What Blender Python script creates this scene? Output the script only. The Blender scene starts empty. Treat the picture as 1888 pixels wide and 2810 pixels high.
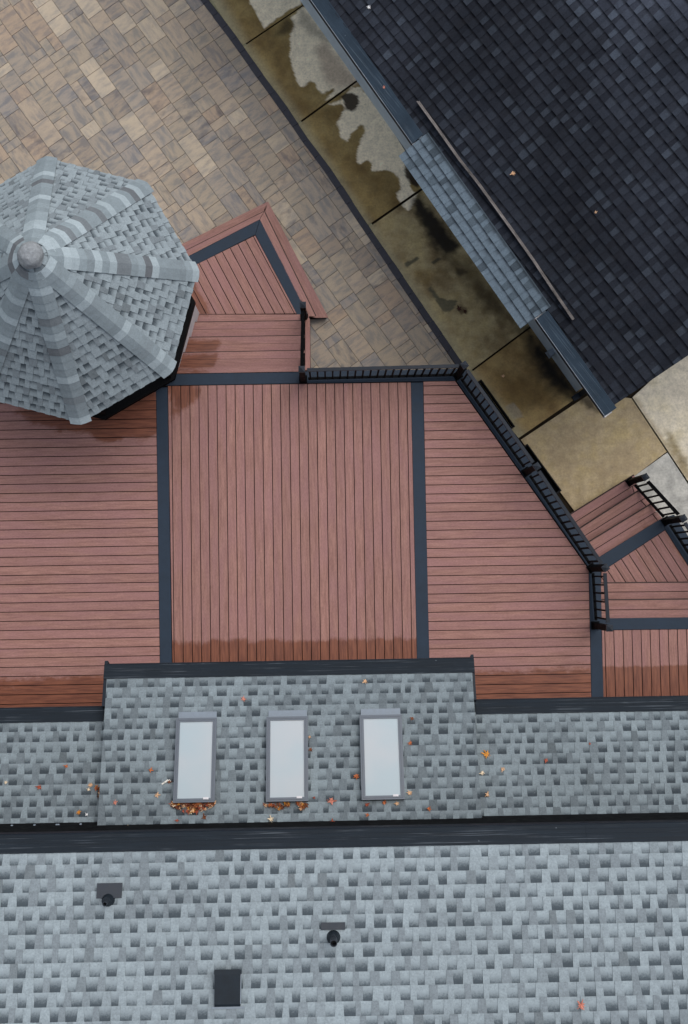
import bpy, math, random
from mathutils import Vector, Matrix, noise

random.seed(7)
SC = bpy.context.scene
COL = SC.collection
V = Vector

# ------------------------------------------------------------------ camera
F, W, H, CX, CY = 3300.0, 1888.0, 2810.0, 944.0, 1405.0
DECK = 1.08
CAMZ = 20.18
NAD = (910.0, 1570.0)
n_c = V(((NAD[0] - CX) / F, -(NAD[1] - CY) / F, -1)).normalized()
z_c = -n_c
x_c = V((1, 0.0165, 0))
x_c = (x_c - z_c * x_c.dot(z_c)).normalized()
y_c = z_c.cross(x_c)
R_wc = Matrix((x_c, y_c, z_c)).transposed()      # world -> camera
R_cw = R_wc.transposed()
CAMP = V((0, 0, CAMZ))


def ray(px, py):
    return R_cw @ V(((px - CX) / F, -(py - CY) / F, -1))


def P(px, py, z):
    d = ray(px, py)
    return CAMP + d * ((z - CAMZ) / d.z)


def PP(px, py, O, N):
    d = ray(px, py)
    return CAMP + d * ((O - CAMP).dot(N) / d.dot(N))


def proj(p):
    c = R_wc @ (p - CAMP)
    return (CX - F * c.x / c.z, CY + F * c.y / c.z)


cd = bpy.data.cameras.new('camera')
cam = bpy.data.objects.new('camera', cd)
COL.objects.link(cam)
cd.sensor_fit = 'VERTICAL'
cd.sensor_height = 24
cd.lens = 24 * F / H
cd.clip_end = 1000
cam.matrix_world = Matrix.Translation(CAMP) @ R_cw.to_4x4()
SC.camera = cam


# ------------------------------------------------------------------ colour
def lin(r, g, b, k=1.0):
    def f(c):
        c /= 255.0
        return k * (c / 12.92 if c <= 0.04045 else ((c + 0.055) / 1.055) ** 2.4)
    return (f(r), f(g), f(b), 1)


# ------------------------------------------------------------------ materials
class NT:
    def __init__(self, name):
        self.m = bpy.data.materials.new(name)
        self.m.use_nodes = True
        self.t = self.m.node_tree
        self.b = self.t.nodes['Principled BSDF']

    def n(self, kind, **kw):
        nd = self.t.nodes.new(kind)
        for k, v in kw.items():
            if k.startswith('i_'):
                key = k[2:]
                nd.inputs[int(key) if key.isdigit() else key].default_value = v
            else:
                setattr(nd, k, v)
        return nd

    def l(self, a, b):
        self.t.links.new(a, b)

    def val(self, x, sock):
        if isinstance(x, (int, float)):
            sock.default_value = x
        else:
            self.l(x, sock)

    def math(self, op, a, b=0.0, c=None):
        nd = self.n('ShaderNodeMath', operation=op)
        self.val(a, nd.inputs[0])
        self.val(b, nd.inputs[1])
        if c is not None:
            self.val(c, nd.inputs[2])
        return nd.outputs[0]

    def smooth(self, x, a, b):
        nd = self.n('ShaderNodeMapRange', interpolation_type='SMOOTHSTEP')
        self.val(x, nd.inputs[0])
        nd.inputs[1].default_value = a
        nd.inputs[2].default_value = b
        return nd.outputs[0]

    def mapr(self, x, a, b, c, d):
        nd = self.n('ShaderNodeMapRange')
        self.val(x, nd.inputs[0])
        for i, v in enumerate((a, b, c, d)):
            nd.inputs[i + 1].default_value = v
        return nd.outputs[0]

    def mix(self, f, a, b, mode='MIX'):
        nd = self.n('ShaderNodeMix', data_type='RGBA', blend_type=mode)
        self.val(f, nd.inputs[0])
        for x, s in ((a, nd.inputs[6]), (b, nd.inputs[7])):
            if isinstance(x, (tuple, list)):
                s.default_value = x
            else:
                self.l(x, s)
        return nd.outputs[2]

    def noise(self, vec, scale, detail=2.0, rough=0.5):
        nd = self.n('ShaderNodeTexNoise')
        nd.inputs['Scale'].default_value = scale
        nd.inputs['Detail'].default_value = detail
        nd.inputs['Roughness'].default_value = rough
        if vec is not None:
            self.l(vec, nd.inputs['Vector'])
        return nd.outputs[0]

    def pos(self):
        return self.n('ShaderNodeNewGeometry').outputs['Position']

    def attr(self):
        a = self.n('ShaderNodeAttribute', attribute_name='Col')
        s = self.n('ShaderNodeSeparateColor')
        self.l(a.outputs['Color'], s.inputs[0])
        return a, s.outputs[0], s.outputs[1], s.outputs[2]

    def uv(self):
        u = self.n('ShaderNodeUVMap', uv_map='UVMap')
        s = self.n('ShaderNodeSeparateXYZ')
        self.l(u.outputs[0], s.inputs[0])
        return s.outputs[0], s.outputs[1]

    def vec(self, x, y, z=0.0):
        nd = self.n('ShaderNodeCombineXYZ')
        self.val(x, nd.inputs[0])
        self.val(y, nd.inputs[1])
        self.val(z, nd.inputs[2])
        return nd.outputs[0]

    def gray(self, v):
        nd = self.n('ShaderNodeCombineColor')
        for i in range(3):
            self.val(v, nd.inputs[i])
        return nd.outputs[0]

    def scale_rgb(self, c, f):
        return self.mix(1.0, c, self.gray(f), 'MULTIPLY')

    def bump(self, h, strength=0.3, dist=0.01):
        nd = self.n('ShaderNodeBump')
        nd.inputs['Strength'].default_value = strength
        nd.inputs['Distance'].default_value = dist
        self.l(h, nd.inputs['Height'])
        self.l(nd.outputs[0], self.b.inputs['Normal'])

    def out(self, c, rough=0.7, spec=0.5, metal=0.0):
        if isinstance(c, (tuple, list)):
            self.b.inputs['Base Color'].default_value = c
        else:
            self.l(c, self.b.inputs['Base Color'])
        self.val(rough, self.b.inputs['Roughness'])
        self.b.inputs['Specular IOR Level'].default_value = spec
        self.b.inputs['Metallic'].default_value = metal
        return self.m


def plain(name, c, rough=0.6, amt=0.25, scale=9.0, spec=0.4, metal=0.0, streak=None):
    t = NT(name)
    p = t.pos()
    if streak:
        mp = t.n('ShaderNodeMapping')
        t.l(p, mp.inputs[0])
        mp.inputs['Rotation'].default_value = (0, 0, streak[1])
        mp.inputs['Scale'].default_value = streak[0]
        p2 = mp.outputs[0]
    else:
        p2 = p
    a = t.noise(p2, scale, 4.0, 0.6)
    b = t.noise(p, 70.0, 2.0)
    f = t.math('ADD', t.mapr(a, 0.25, 0.75, 1 - amt, 1 + amt), t.mapr(b, 0.2, 0.8, -amt * 0.35, amt * 0.35))
    r = t.mapr(a, 0.3, 0.7, max(0.05, rough - 0.08), min(1, rough + 0.1))
    return t.out(t.scale_rgb(c, f), r, spec, metal)


def shingle_mat(name, light, mid, dark, band, big=0.12, bigscale=0.45, speck=0.22, line=0.0, gr=(0.15, 1.0), spec=0.2, patch=False):
    """Col.r tone, Col.g 1 = printed shadow-band layer, Col.b random; UV.y = place in the course"""
    t = NT(name)
    a, cr, cg, cb = t.attr()
    u, v = t.uv()
    p = t.pos()
    gran = t.noise(p, 46.0, 4.0, 0.75)
    mot = t.noise(p, 13.0, 3.0, 0.6)
    tab = t.mix(t.smooth(cr, 0.0, 0.5), dark, mid)
    tab = t.mix(t.smooth(cr, 0.5, 1.0), tab, light)
    vv = t.math('ADD', v, t.math('MULTIPLY', t.math('SUBTRACT', gran, 0.5), 1.2))
    vv = t.math('ADD', vv, t.math('MULTIPLY', t.math('SUBTRACT', cb, 0.5), 0.5))
    g = t.smooth(vv, *gr)
    gap = t.mix(g, light, band)
    if line:  # dark tab tops: shadow under the next course painted in
        tab = t.mix(t.math('MULTIPLY', t.smooth(v, 0.62, 0.95), line), tab, band)
    c = t.mix(cg, tab, gap)
    f = t.math('ADD', t.mapr(gran, 0.25, 0.75, 1 - speck, 1 + speck), t.mapr(mot, 0.25, 0.75, -0.09, 0.09))
    bg = t.noise(p, bigscale, 3.0, 0.6)
    f = t.math('MULTIPLY', f, t.mapr(bg, 0.3, 0.7, 1 - big, 1 + big))
    if patch:      # paler area high on the garage roof
        d = t.n('ShaderNodeVectorMath', operation='DISTANCE')
        t.l(p, d.inputs[0])
        d.inputs[1].default_value = (5.3, 8.9, 4.6)
        pn = t.noise(p, 1.1, 4.0, 0.6)
        f = t.math('MULTIPLY', f, t.math('ADD', 1.0, t.math('MULTIPLY', t.smooth(t.math('ADD', d.outputs['Value'], t.math('MULTIPLY', pn, 2.6)), 4.0, 1.6), 1.5)))
    c = t.scale_rgb(c, f)
    hue = t.mix(t.mapr(cb, 0, 1, 0, 0.02), c, (0.30, 0.27, 0.25, 1))
    t.bump(gran, 0.35, 0.004)
    return t.out(t.mix(0.5, c, hue), 0.9, spec)


def deck_mat(name='deck_board'):
    """Col.r tone, Col.g wetness field, Col.b random; UV metres along / across the board"""
    t = NT(name)
    a, cr, cg, cb = t.attr()
    u, v = t.uv()
    off = t.math('MULTIPLY', cb, 57.0)
    uo = t.math('ADD', u, off)
    g1 = t.noise(t.vec(t.math('MULTIPLY', uo, 3.0), t.math('MULTIPLY', v, 34.0), off), 1.0, 5.0, 0.6)
    g2 = t.noise(t.vec(t.math('MULTIPLY', uo, 9.0), t.math('MULTIPLY', v, 75.0), off), 1.0, 3.0, 0.6)
    g4 = t.noise(t.vec(t.math('MULTIPLY', uo, 26.0), t.math('MULTIPLY', v, 110.0), off), 1.0, 3.0, 0.65)
    g3 = t.noise(t.vec(t.math('MULTIPLY', uo, 1.1), t.math('MULTIPLY', v, 5.0), off), 1.0, 3.0, 0.5)
    base = t.mix(t.smooth(g1, 0.30, 0.72), lin(130, 94, 86), lin(152, 114, 104))
    base = t.mix(t.math('MULTIPLY', t.smooth(g3, 0.35, 0.7), 0.65), base, lin(141, 103, 102))
    base = t.mix(t.math('MULTIPLY', t.smooth(g2, 0.63, 0.75), 0.4), base, lin(104, 70, 62))
    base = t.scale_rgb(base, t.mapr(cr, 0, 1, 0.94, 1.06))
    base = t.scale_rgb(base, t.mapr(g4, 0.25, 0.75, 0.80, 1.20))
    wcol = t.mix(t.smooth(g1, 0.3, 0.7), lin(86, 44, 28), lin(120, 70, 47))
    wn = t.noise(t.vec(t.math('MULTIPLY', uo, 9.0), t.math('MULTIPLY', v, 22.0), off), 1.0, 5.0, 0.7)
    wn2 = t.noise(t.pos(), 4.5, 4.0, 0.6)
    wf = t.math('ADD', cg, t.math('MULTIPLY', t.math('SUBTRACT', wn, 0.5), 0.75))
    wf = t.math('ADD', wf, t.math('MULTIPLY', t.math('SUBTRACT', wn2, 0.5), 0.7))
    wf = t.math('ADD', wf, t.math('MULTIPLY', t.math('SUBTRACT', cb, 0.5), 0.25))
    w = t.smooth(wf, 0.30, 0.74)
    c = t.mix(t.math('MULTIPLY', w, 0.9), base, wcol)
    c = t.scale_rgb(c, a.outputs['Alpha'])
    t.bump(g1, 0.25, 0.003)
    return t.out(c, t.mapr(w, 0, 1, 0.72, 0.42), 0.35)


def paver_mat():
    t = NT('paver_stone')
    a = t.n('ShaderNodeAttribute', attribute_name='Col')
    u, v = t.uv()
    al = a.outputs['Alpha']
    st = t.noise(t.vec(t.math('MULTIPLY', u, 3.5), t.math('MULTIPLY', v, 11.0)), 1.0, 5.0, 0.62)
    bl = t.noise(t.vec(t.math('MULTIPLY', u, 4.0), t.math('MULTIPLY', v, 6.5), 3.0), 1.0, 6.0, 0.6)
    fine = t.noise(t.pos(), 70.0, 3.0, 0.7)
    c = t.mix(t.math('MULTIPLY', t.smooth(st, 0.34, 0.66), 0.5), a.outputs['Color'], lin(112, 108, 106))
    c = t.mix(t.math('MULTIPLY', t.smooth(st, 0.62, 0.42), 0.35), c, lin(176, 156, 130))
    thr = t.math('SUBTRACT', 0.86, t.math('MULTIPLY', al, 0.42))
    d = t.math('DIVIDE', t.math('SUBTRACT', bl, thr), 0.22)
    d = t.math('MINIMUM', t.math('MAXIMUM', d, 0.0), 1.0)
    c = t.mix(t.math('MULTIPLY', d, 0.7), c, lin(80, 77, 81))
    c = t.scale_rgb(c, t.mapr(fine, 0.25, 0.75, 0.86, 1.13))
    big = t.noise(t.pos(), 0.5, 3.0)
    c = t.scale_rgb(c, t.mapr(big, 0.3, 0.7, 0.93, 1.06))
    t.bump(fine, 0.3, 0.004)
    return t.out(c, 0.75, 0.3)


def concrete_mat():
    t = NT('stained_concrete')
    a = t.n('ShaderNodeAttribute', attribute_name='Col')
    p = t.pos()
    f1 = t.noise(p, 60.0, 4.0, 0.7)
    f2 = t.noise(p, 7.0, 5.0, 0.65)
    f3 = t.noise(p, 19.0, 3.0, 0.6)
    f4 = t.noise(p, 28.0, 4.0, 0.7)
    f = t.math('ADD', t.mapr(f4, 0.25, 0.75, 0.86, 1.14), t.mapr(f2, 0.25, 0.75, -0.22, 0.22))
    c = t.scale_rgb(a.outputs['Color'], f)
    c = t.mix(t.math('MULTIPLY', t.smooth(f3, 0.64, 0.78), 0.35), c, lin(70, 58, 40))
    t.bump(f1, 0.25, 0.004)
    return t.out(c, t.mapr(f2, 0.3, 0.7, 0.6, 0.85), 0.3)


M = {}
M['shingle'] = shingle_mat('grey_shingle', lin(139, 150, 155), lin(118, 127, 132), lin(104, 112, 116), lin(66, 75, 81), big=0.08, speck=0.26, line=0.1)
M['cap_shingle'] = shingle_mat('cap_shingle', lin(154, 166, 171), lin(124, 135, 140), lin(98, 102, 106), lin(84, 84, 88), speck=0.16)
M['shaded_shingle'] = shingle_mat('shaded_grey_shingle', lin(124, 135, 140), lin(103, 112, 117), lin(90, 98, 102), lin(55, 63, 69), big=0.12, speck=0.28, line=0.1)  # darker grey shingle: shade from the house wall put into the colour
M['dark_shingle'] = shingle_mat('charcoal_shingle', lin(57, 63, 72), lin(43, 47, 55), lin(34, 37, 44), lin(9, 10, 13), big=0.4, bigscale=0.4, speck=0.28, patch=True, line=0.7, gr=(0.45, 1.0), spec=0.06)
M['blue_shingle'] = shingle_mat('blue_grey_shingle', lin(98, 112, 123), lin(78, 90, 99), lin(63, 73, 81), lin(36, 43, 50), big=0.14, speck=0.3, line=0.75, gr=(0.5, 1.0))
M['deck'] = deck_mat()
M['trim_board'] = plain('slate_composite_board', lin(42, 53, 66), 0.6, 0.14, 5.0, 0.15)
M['black_rail'] = plain('black_aluminium', lin(6, 7, 9), 0.6, 0.2, 14.0, 0.05)
M['rail_top'] = plain('charcoal_rail_cap', lin(27, 34, 43), 0.5, 0.2, 14.0, 0.2)
M['post_cap'] = plain('grey_post_cap', lin(42, 47, 54), 0.5, 0.2, 20.0, 0.25)
M['guard'] = plain('dark_gutter_mesh', lin(29, 36, 43), 0.65, 0.28, 3.0, 0.12, 0.0, ((0.5, 9.0, 1.0), 0.0))
M['guard2'] = plain('slate_gutter_mesh', lin(46, 59, 71), 0.6, 0.25, 3.0, 0.15)
M['gutter'] = plain('dark_gutter', lin(20, 28, 38), 0.5, 0.2, 6.0, 0.2)
M['white_trim'] = plain('white_trim', lin(205, 203, 205), 0.55, 0.08, 8.0)
M['garage_siding'] = plain('grey_blue_siding', lin(176, 190, 200), 0.7, 0.12, 5.0)
M['siding'] = plain('pale_siding', lin(170, 170, 166), 0.7, 0.1, 5.0)
M['black_void'] = plain('black_metal', lin(9, 9, 11), 0.7, 0.3, 8.0, 0.1)
M['trough_rim'] = plain('dark_trough_rim', lin(24, 24, 27), 0.65, 0.3, 12.0, 0.1)
M['subfloor'] = plain('dark_joist', lin(16, 9, 8), 0.9, 0.3, 5.0, 0.1)
def scratched(m, ang, col):
    nt_ = m.node_tree
    t2 = NT.__new__(NT)
    t2.m, t2.t, t2.b = m, nt_, nt_.nodes['Principled BSDF']
    src = t2.b.inputs['Base Color'].links[0].from_socket
    mp = t2.n('ShaderNodeMapping')
    t2.l(t2.pos(), mp.inputs[0])
    mp.vector_type = 'TEXTURE'
    mp.inputs['Rotation'].default_value = (0, 0, ang)
    mp.inputs['Scale'].default_value = (1 / 0.8, 1 / 75.0, 1.0)
    a = t2.noise(mp.outputs[0], 1.0, 3.0, 0.7)
    b = t2.noise(t2.pos(), 2.2, 3.0, 0.6)
    k = t2.math('MULTIPLY', t2.smooth(a, 0.55, 0.70), t2.smooth(b, 0.35, 0.6))
    c_ = t2.mix(t2.math('MULTIPLY', k, 0.4), src, col)
    sp = t2.smooth(t2.noise(t2.pos(), 16.0, 2.0, 0.5), 0.76, 0.80)
    c_ = t2.mix(t2.math('MULTIPLY', sp, 0.45), c_, col)
    t2.l(c_, t2.b.inputs['Base Color'])


scratched(M['guard'], 0.0, lin(120, 128, 136))
scratched(M['guard2'], math.radians(-53.6), lin(120, 132, 142))
M['lip'] = plain('gutter_lip', lin(120, 134, 146), 0.4, 0.2, 5.0)
M['skyframe'] = plain('grey_skylight_frame', lin(86, 94, 104), 0.4, 0.1, 8.0)
M['skyside'] = plain('dark_skylight_side', lin(58, 62, 70), 0.5, 0.1, 8.0)
M['flashing'] = plain('grey_flashing', lin(116, 127, 138), 0.45, 0.1, 14.0)
M['vent'] = plain('black_vent', lin(27, 35, 42), 0.55, 0.25, 10.0, 0.2)
M['vent_plate'] = plain('dark_flashing_plate', lin(40, 46, 54), 0.6, 0.18, 16.0)
M['galv'] = plain('weathered_flashing', lin(108, 103, 100), 0.6, 0.7, 4.0)
M['paver'] = paver_mat()
M['border'] = plain('slate_border_stone', lin(58, 59, 66), 0.8, 0.25, 22.0, 0.3)
M['concrete'] = concrete_mat()
M['cement'] = plain('roof_cement', lin(132, 136, 139), 0.9, 0.25, 30.0, 0.2)
M['soil'] = plain('dark_joint_soil', lin(40, 33, 24), 0.95, 0.4, 6.0, 0.1)
M['lawn'] = plain('worn_lawn', lin(84, 86, 52), 0.95, 0.4, 1.5, 0.1)

t = NT('frosted_skylight_glass')
p_ = t.pos()
ca_ = t.mix(t.smooth(t.noise(p_, 1.6, 2.0), 0.3, 0.7), lin(160, 174, 180), lin(170, 176, 180))
M['glass'] = t.out(ca_, 0.35, 0.3)
t = NT('leaf')
a_ = t.n('ShaderNodeAttribute', attribute_name='Col')
nn_ = t.noise(t.pos(), 60.0, 3.0)
M['leaf'] = t.out(t.scale_rgb(a_.outputs['Color'], t.mapr(nn_, 0.25, 0.75, 0.65, 1.3)), 0.7, 0.3)


# ------------------------------------------------------------------ mesh builder
class MB:
    def __init__(self):
        self.v, self.f, self.c, self.uv = [], [], [], []

    def face(self, pts, col=(1, 1, 1, 1), uv=None):
        i = len(self.v)
        n = len(pts)
        self.v += [tuple(p) for p in pts]
        self.f.append(tuple(range(i, i + n)))
        if isinstance(col, list):
            self.c += col
        else:
            self.c += [col] * n
        self.uv += uv if uv else [(0, 0)] * n

    def obox(self, o, a, b, c, col=(1, 1, 1, 1)):
        o, a, b, c = V(o), V(a), V(b), V(c)
        if a.cross(b).dot(c) < 0:
            a, b = b, a
        p = [o, o + a, o + a + b, o + b, o + c, o + a + c, o + a + b + c, o + b + c]
        for q in ((3, 2, 1, 0), (4, 5, 6, 7), (0, 1, 5, 4), (1, 2, 6, 5), (2, 3, 7, 6), (3, 0, 4, 7)):
            self.face([p[k] for k in q], col)

    def cbox(self, c, ax, ay, az, sx, sy, sz, col=(1, 1, 1, 1)):
        """box centred on c in ax/ay, standing on c along az"""
        ax, ay, az = ax * sx, ay * sy, az * sz
        self.obox(V(c) - ax / 2 - ay / 2, ax, ay, az, col)

    def prism(self, pts, z0, z1, col=(1, 1, 1, 1)):
        n = len(pts)
        pts = [V((p[0], p[1], 0)) for p in pts]
        ar = sum(pts[i].x * pts[(i + 1) % n].y - pts[(i + 1) % n].x * pts[i].y for i in range(n))
        if ar < 0:
            pts = pts[::-1]
        self.face([V((p.x, p.y, z1)) for p in pts], col)
        self.face([V((p.x, p.y, z0)) for p in pts[::-1]], col)
        for i in range(n):
            a, b = pts[i], pts[(i + 1) % n]
            self.face([V((a.x, a.y, z0)), V((b.x, b.y, z0)), V((b.x, b.y, z1)), V((a.x, a.y, z1))], col)

    def frustum(self, c0, r0, c1, r1, n=24, cap0=True, cap1=True, col=(1, 1, 1, 1)):
        ax = (V(c1) - V(c0)).normalized()
        x = ax.orthogonal().normalized()
        y = ax.cross(x)
        A = [V(c0) + (x * math.cos(2 * math.pi * i / n) + y * math.sin(2 * math.pi * i / n)) * r0 for i in range(n)]
        B = [V(c1) + (x * math.cos(2 * math.pi * i / n) + y * math.sin(2 * math.pi * i / n)) * r1 for i in range(n)]
        for i in range(n):
            j = (i + 1) % n
            self.face([A[i], A[j], B[j], B[i]], col)
        if cap0:
            self.face(A[::-1], col)
        if cap1:
            self.face(B, col)

    def build(self, name, mat, parent=None, loc=None, smooth=False, merge=False):
        org = V((0, 0, 0))
        q = parent
        while q is not None:
            org += q.location
            q = q.parent
        if loc is not None:
            org = org + V(loc)
        me = bpy.data.meshes.new(name)
        me.from_pydata([(p[0] - org.x, p[1] - org.y, p[2] - org.z) for p in self.v], [], self.f)
        ca = me.color_attributes.new('Col', 'FLOAT_COLOR', 'CORNER')
        ca.data.foreach_set('color', [x for c in self.c for x in c])
        ul = me.uv_layers.new(name='UVMap')
        ul.data.foreach_set('uv', [x for c in self.uv for x in c])
        me.materials.append(mat)
        if merge:
            import bmesh
            bm = bmesh.new()
            bm.from_mesh(me)
            bmesh.ops.remove_doubles(bm, verts=bm.verts, dist=0.0005)
            bm.to_mesh(me)
            bm.free()
        if smooth:
            me.polygons.foreach_set('use_smooth', [True] * len(me.polygons))
            me.set_sharp_from_angle(angle=math.radians(40))
        me.update()
        o = bpy.data.objects.new(name, me)
        COL.objects.link(o)
        if parent is not None:
            o.parent = parent
        if loc is not None:
            o.location = loc
        return o


def tag(o, label=None, cat=None, group=None, kind=None):
    if label:
        o['label'] = label
    if cat:
        o['category'] = cat
    if group:
        o['group'] = group
    if kind:
        o['kind'] = kind
    return o


def thing(name, loc, label, cat, group=None):
    o = bpy.data.objects.new(name, None)
    o.empty_display_size = 0.2
    COL.objects.link(o)
    o.location = loc
    return tag(o, label, cat, group)


UP = V((0, 0, 1))


# convex clipping of points carrying extra values -----------------------------
def clip(poly, region):
    """poly: list of tuples (x, y, ...); region: convex CCW list of (x, y)"""
    n = len(region)
    for i in range(n):
        ax, ay = region[i]
        bx, by = region[(i + 1) % n]
        out = []
        m = len(poly)
        for k in range(m):
            p, q = poly[k], poly[(k + 1) % m]
            dp = (bx - ax) * (p[1] - ay) - (by - ay) * (p[0] - ax)
            dq = (bx - ax) * (q[1] - ay) - (by - ay) * (q[0] - ax)
            if dp >= 0:
                out.append(p)
            if (dp >= 0) != (dq >= 0):
                s = dp / (dp - dq)
                out.append(tuple(p[j] + (q[j] - p[j]) * s for j in range(len(p))))
        poly = out
        if len(poly) < 3:
            return []
    return poly


def ccw(pts):
    n = len(pts)
    a = sum(pts[i][0] * pts[(i + 1) % n][1] - pts[(i + 1) % n][0] * pts[i][1] for i in range(n))
    return pts if a > 0 else pts[::-1]


def sdpoly(x, y, poly):
    """signed distance, positive inside"""
    best = 1e18
    inside = False
    n = len(poly)
    j = n - 1
    for i in range(n):
        xi, yi = poly[i]
        xj, yj = poly[j]
        if (yi > y) != (yj > y) and x < (xj - xi) * (y - yi) / (yj - yi) + xi:
            inside = not inside
        ex, ey = xj - xi, yj - yi
        wx, wy = x - xi, y - yi
        tt = max(0.0, min(1.0, (wx * ex + wy * ey) / (ex * ex + ey * ey + 1e-12)))
        d = (wx - ex * tt) ** 2 + (wy - ey * tt) ** 2
        if d < best:
            best = d
        j = i
    d = math.sqrt(best)
    return d if inside else -d


# ------------------------------------------------------------------ shingles
def shingles(mb, O, U, Vd, N, regions, expo=0.143, rot=0.0, off=0.0, tabw=(0.05, 0.105), gapw=(0.085, 0.14),
             tones=(0.5, 0.46), thick=0.006, rng=None, gap_type=1.0, gtone=(1, 1)):
    """lay courses of laminated shingles on the plane O + s*U + t*Vd, clipped to convex regions given in (s, t)"""
    rng = rng or random
    cr, sr = math.cos(rot), math.sin(rot)

    def put(quad, col):
        # quad of (s', t', h, u, v) in the rotated frame
        q = [(p[0] * cr - p[1] * sr, p[0] * sr + p[1] * cr, p[2], p[3], p[4]) for p in quad]
        for rg in regions:
            c = clip(q, rg)
            if len(c) >= 3:
                mb.face([O + U * p[0] + Vd * p[1] + N * p[2] for p in c], col, [(p[3], p[4]) for p in c])

    pts = [(p[0] * cr + p[1] * sr, -p[0] * sr + p[1] * cr) for rg in regions for p in rg]
    s0, s1 = min(p[0] for p in pts), max(p[0] for p in pts)
    t0, t1 = min(p[1] for p in pts), max(p[1] for p in pts)
    k = math.floor((t0 - off) / expo)
    while k * expo + off < t1:
        t = k * expo + off
        te = t + expo
        s = s0 - rng.random() * 0.4
        prev_x = None
        while s < s1:
            gw = rng.uniform(*gapw)
            tw = rng.uniform(*tabw)
            # gap (lower laminate, printed band)
            b = rng.random()
            put([(s - 0.015, t, thick, s, 0), (s + gw + 0.015, t, thick, s + gw, 0),
                 (s + gw + 0.015, te + 0.005, 0.0, s + gw, 1), (s - 0.015, te + 0.005, 0.0, s, 1)], (rng.uniform(*gtone), gap_type, b, 1))
            put([(s - 0.015, t, -0.004, s, 0.5), (s + gw + 0.015, t, -0.004, s, 0.5),
                 (s + gw + 0.015, t, thick, s, 0.5), (s - 0.015, t, thick, s, 0.5)], (0.1, 0, b, 1))
            s += gw
            # tab (upper laminate)
            r = rng.random()
            tone = rng.uniform(0.8, 1.0) if r < tones[0] else (rng.uniform(0.35, 0.7) if r < tones[0] + tones[1] else rng.uniform(0.05, 0.3))
            d = rng.uniform(0.0, 0.014)
            b = rng.random()
            h1, h2 = thick * 2.1, thick * 0.9
            col = (tone, 0, b, 1)
            put([(s, t, h1, s, 0), (s + tw, t, h1, s + tw, 0), (s + tw + d, te, h2, s + tw, 1), (s - d, te, h2, s, 1)], col)
            put([(s, t, -0.004, s, 0.5), (s + tw, t, -0.004, s, 0.5), (s + tw, t, h1, s, 0.5), (s, t, h1, s, 0.5)], (0.1, 0, b, 1))
            put([(s, t, 0, s, 0.5), (s, t, h1, s, 0.5), (s - d, te, h2, s, 0.5), (s - d, te, 0, s, 0.5)], (0.1, 0, b, 1))
            put([(s + tw, t, h1, s, 0.5), (s + tw, t, 0, s, 0.5), (s + tw + d, te, 0, s, 0.5), (s + tw + d, te, h2, s, 0.5)], (0.1, 0, b, 1))
            s += tw
        k += 1


# ------------------------------------------------------------------ wetness on boards (traced stains, in photo pixels on the deck)
WETP = [
    ([(462, 1759), (1160, 1750), (1160, 2100), (462, 2100)], 7),
    ([(-300, 1880), (60, 1866), (180, 1860), (300, 1853), (420, 1862), (440, 2100), (-300, 2100)], 22),
    ([(1180, 1846), (1480, 1832), (1630, 1826), (1640, 2100), (1180, 2100)], 26),
    ([(1640, 1827), (2300, 1822), (2300, 2100), (1640, 2100)], 7),
    ([(40, 1135), (250, 1060), (430, 1050), (440, 1180), (400, 1205), (270, 1195), (200, 1180), (110, 1168)], 16),
    ([(250, 1180), (300, 1190), (400, 1212), (395, 1222), (300, 1212), (255, 1200)], 9),
    ([(458, 1040), (545, 1040), (560, 1090), (520, 1120), (470, 1160)], 22),
    ([(430, 932), (604, 928), (612, 955), (600, 965), (430, 968)], 11),
    ([(430, 972), (594, 970), (598, 985), (584, 1004), (430, 1010)], 9),
    ([(430, 1010), (585, 1008), (583, 1024), (430, 1030)], 9),
    ([(516, 770), (541, 776), (590, 862), (553, 862)], 5),
    ([(500, 800), (522, 810), (553, 862), (530, 862)], 10),
    ([(1738, 1420), (1760, 1405), (1772, 1450), (1790, 1440), (1780, 1470), (1764, 1440)], 7),
    ([(1832, 1470), (1850, 1490), (1888, 1548), (1888, 1565), (1860, 1545)], 8),
    ([(1712, 1352), (1722, 1345), (1730, 1362), (1718, 1368)], 4),
    ([(1745, 1390), (1752, 1385), (1762, 1400), (1752, 1404)], 4),
]
WETB = [(min(p[0] for p in a) - 60, max(p[0] for p in a) + 60, min(p[1] for p in a) - 60, max(p[1] for p in a) + 60) for a, w in WETP]


def wetness(p):
    x, y = proj(p)
    best = 0.0
    for (poly, w), b in zip(WETP, WETB):
        if b[0] < x < b[1] and b[2] < y < b[3]:
            best = max(best, min(1.0, max(0.0, 0.5 + 0.5 * sdpoly(x, y, poly) / w)))
    return best


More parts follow.
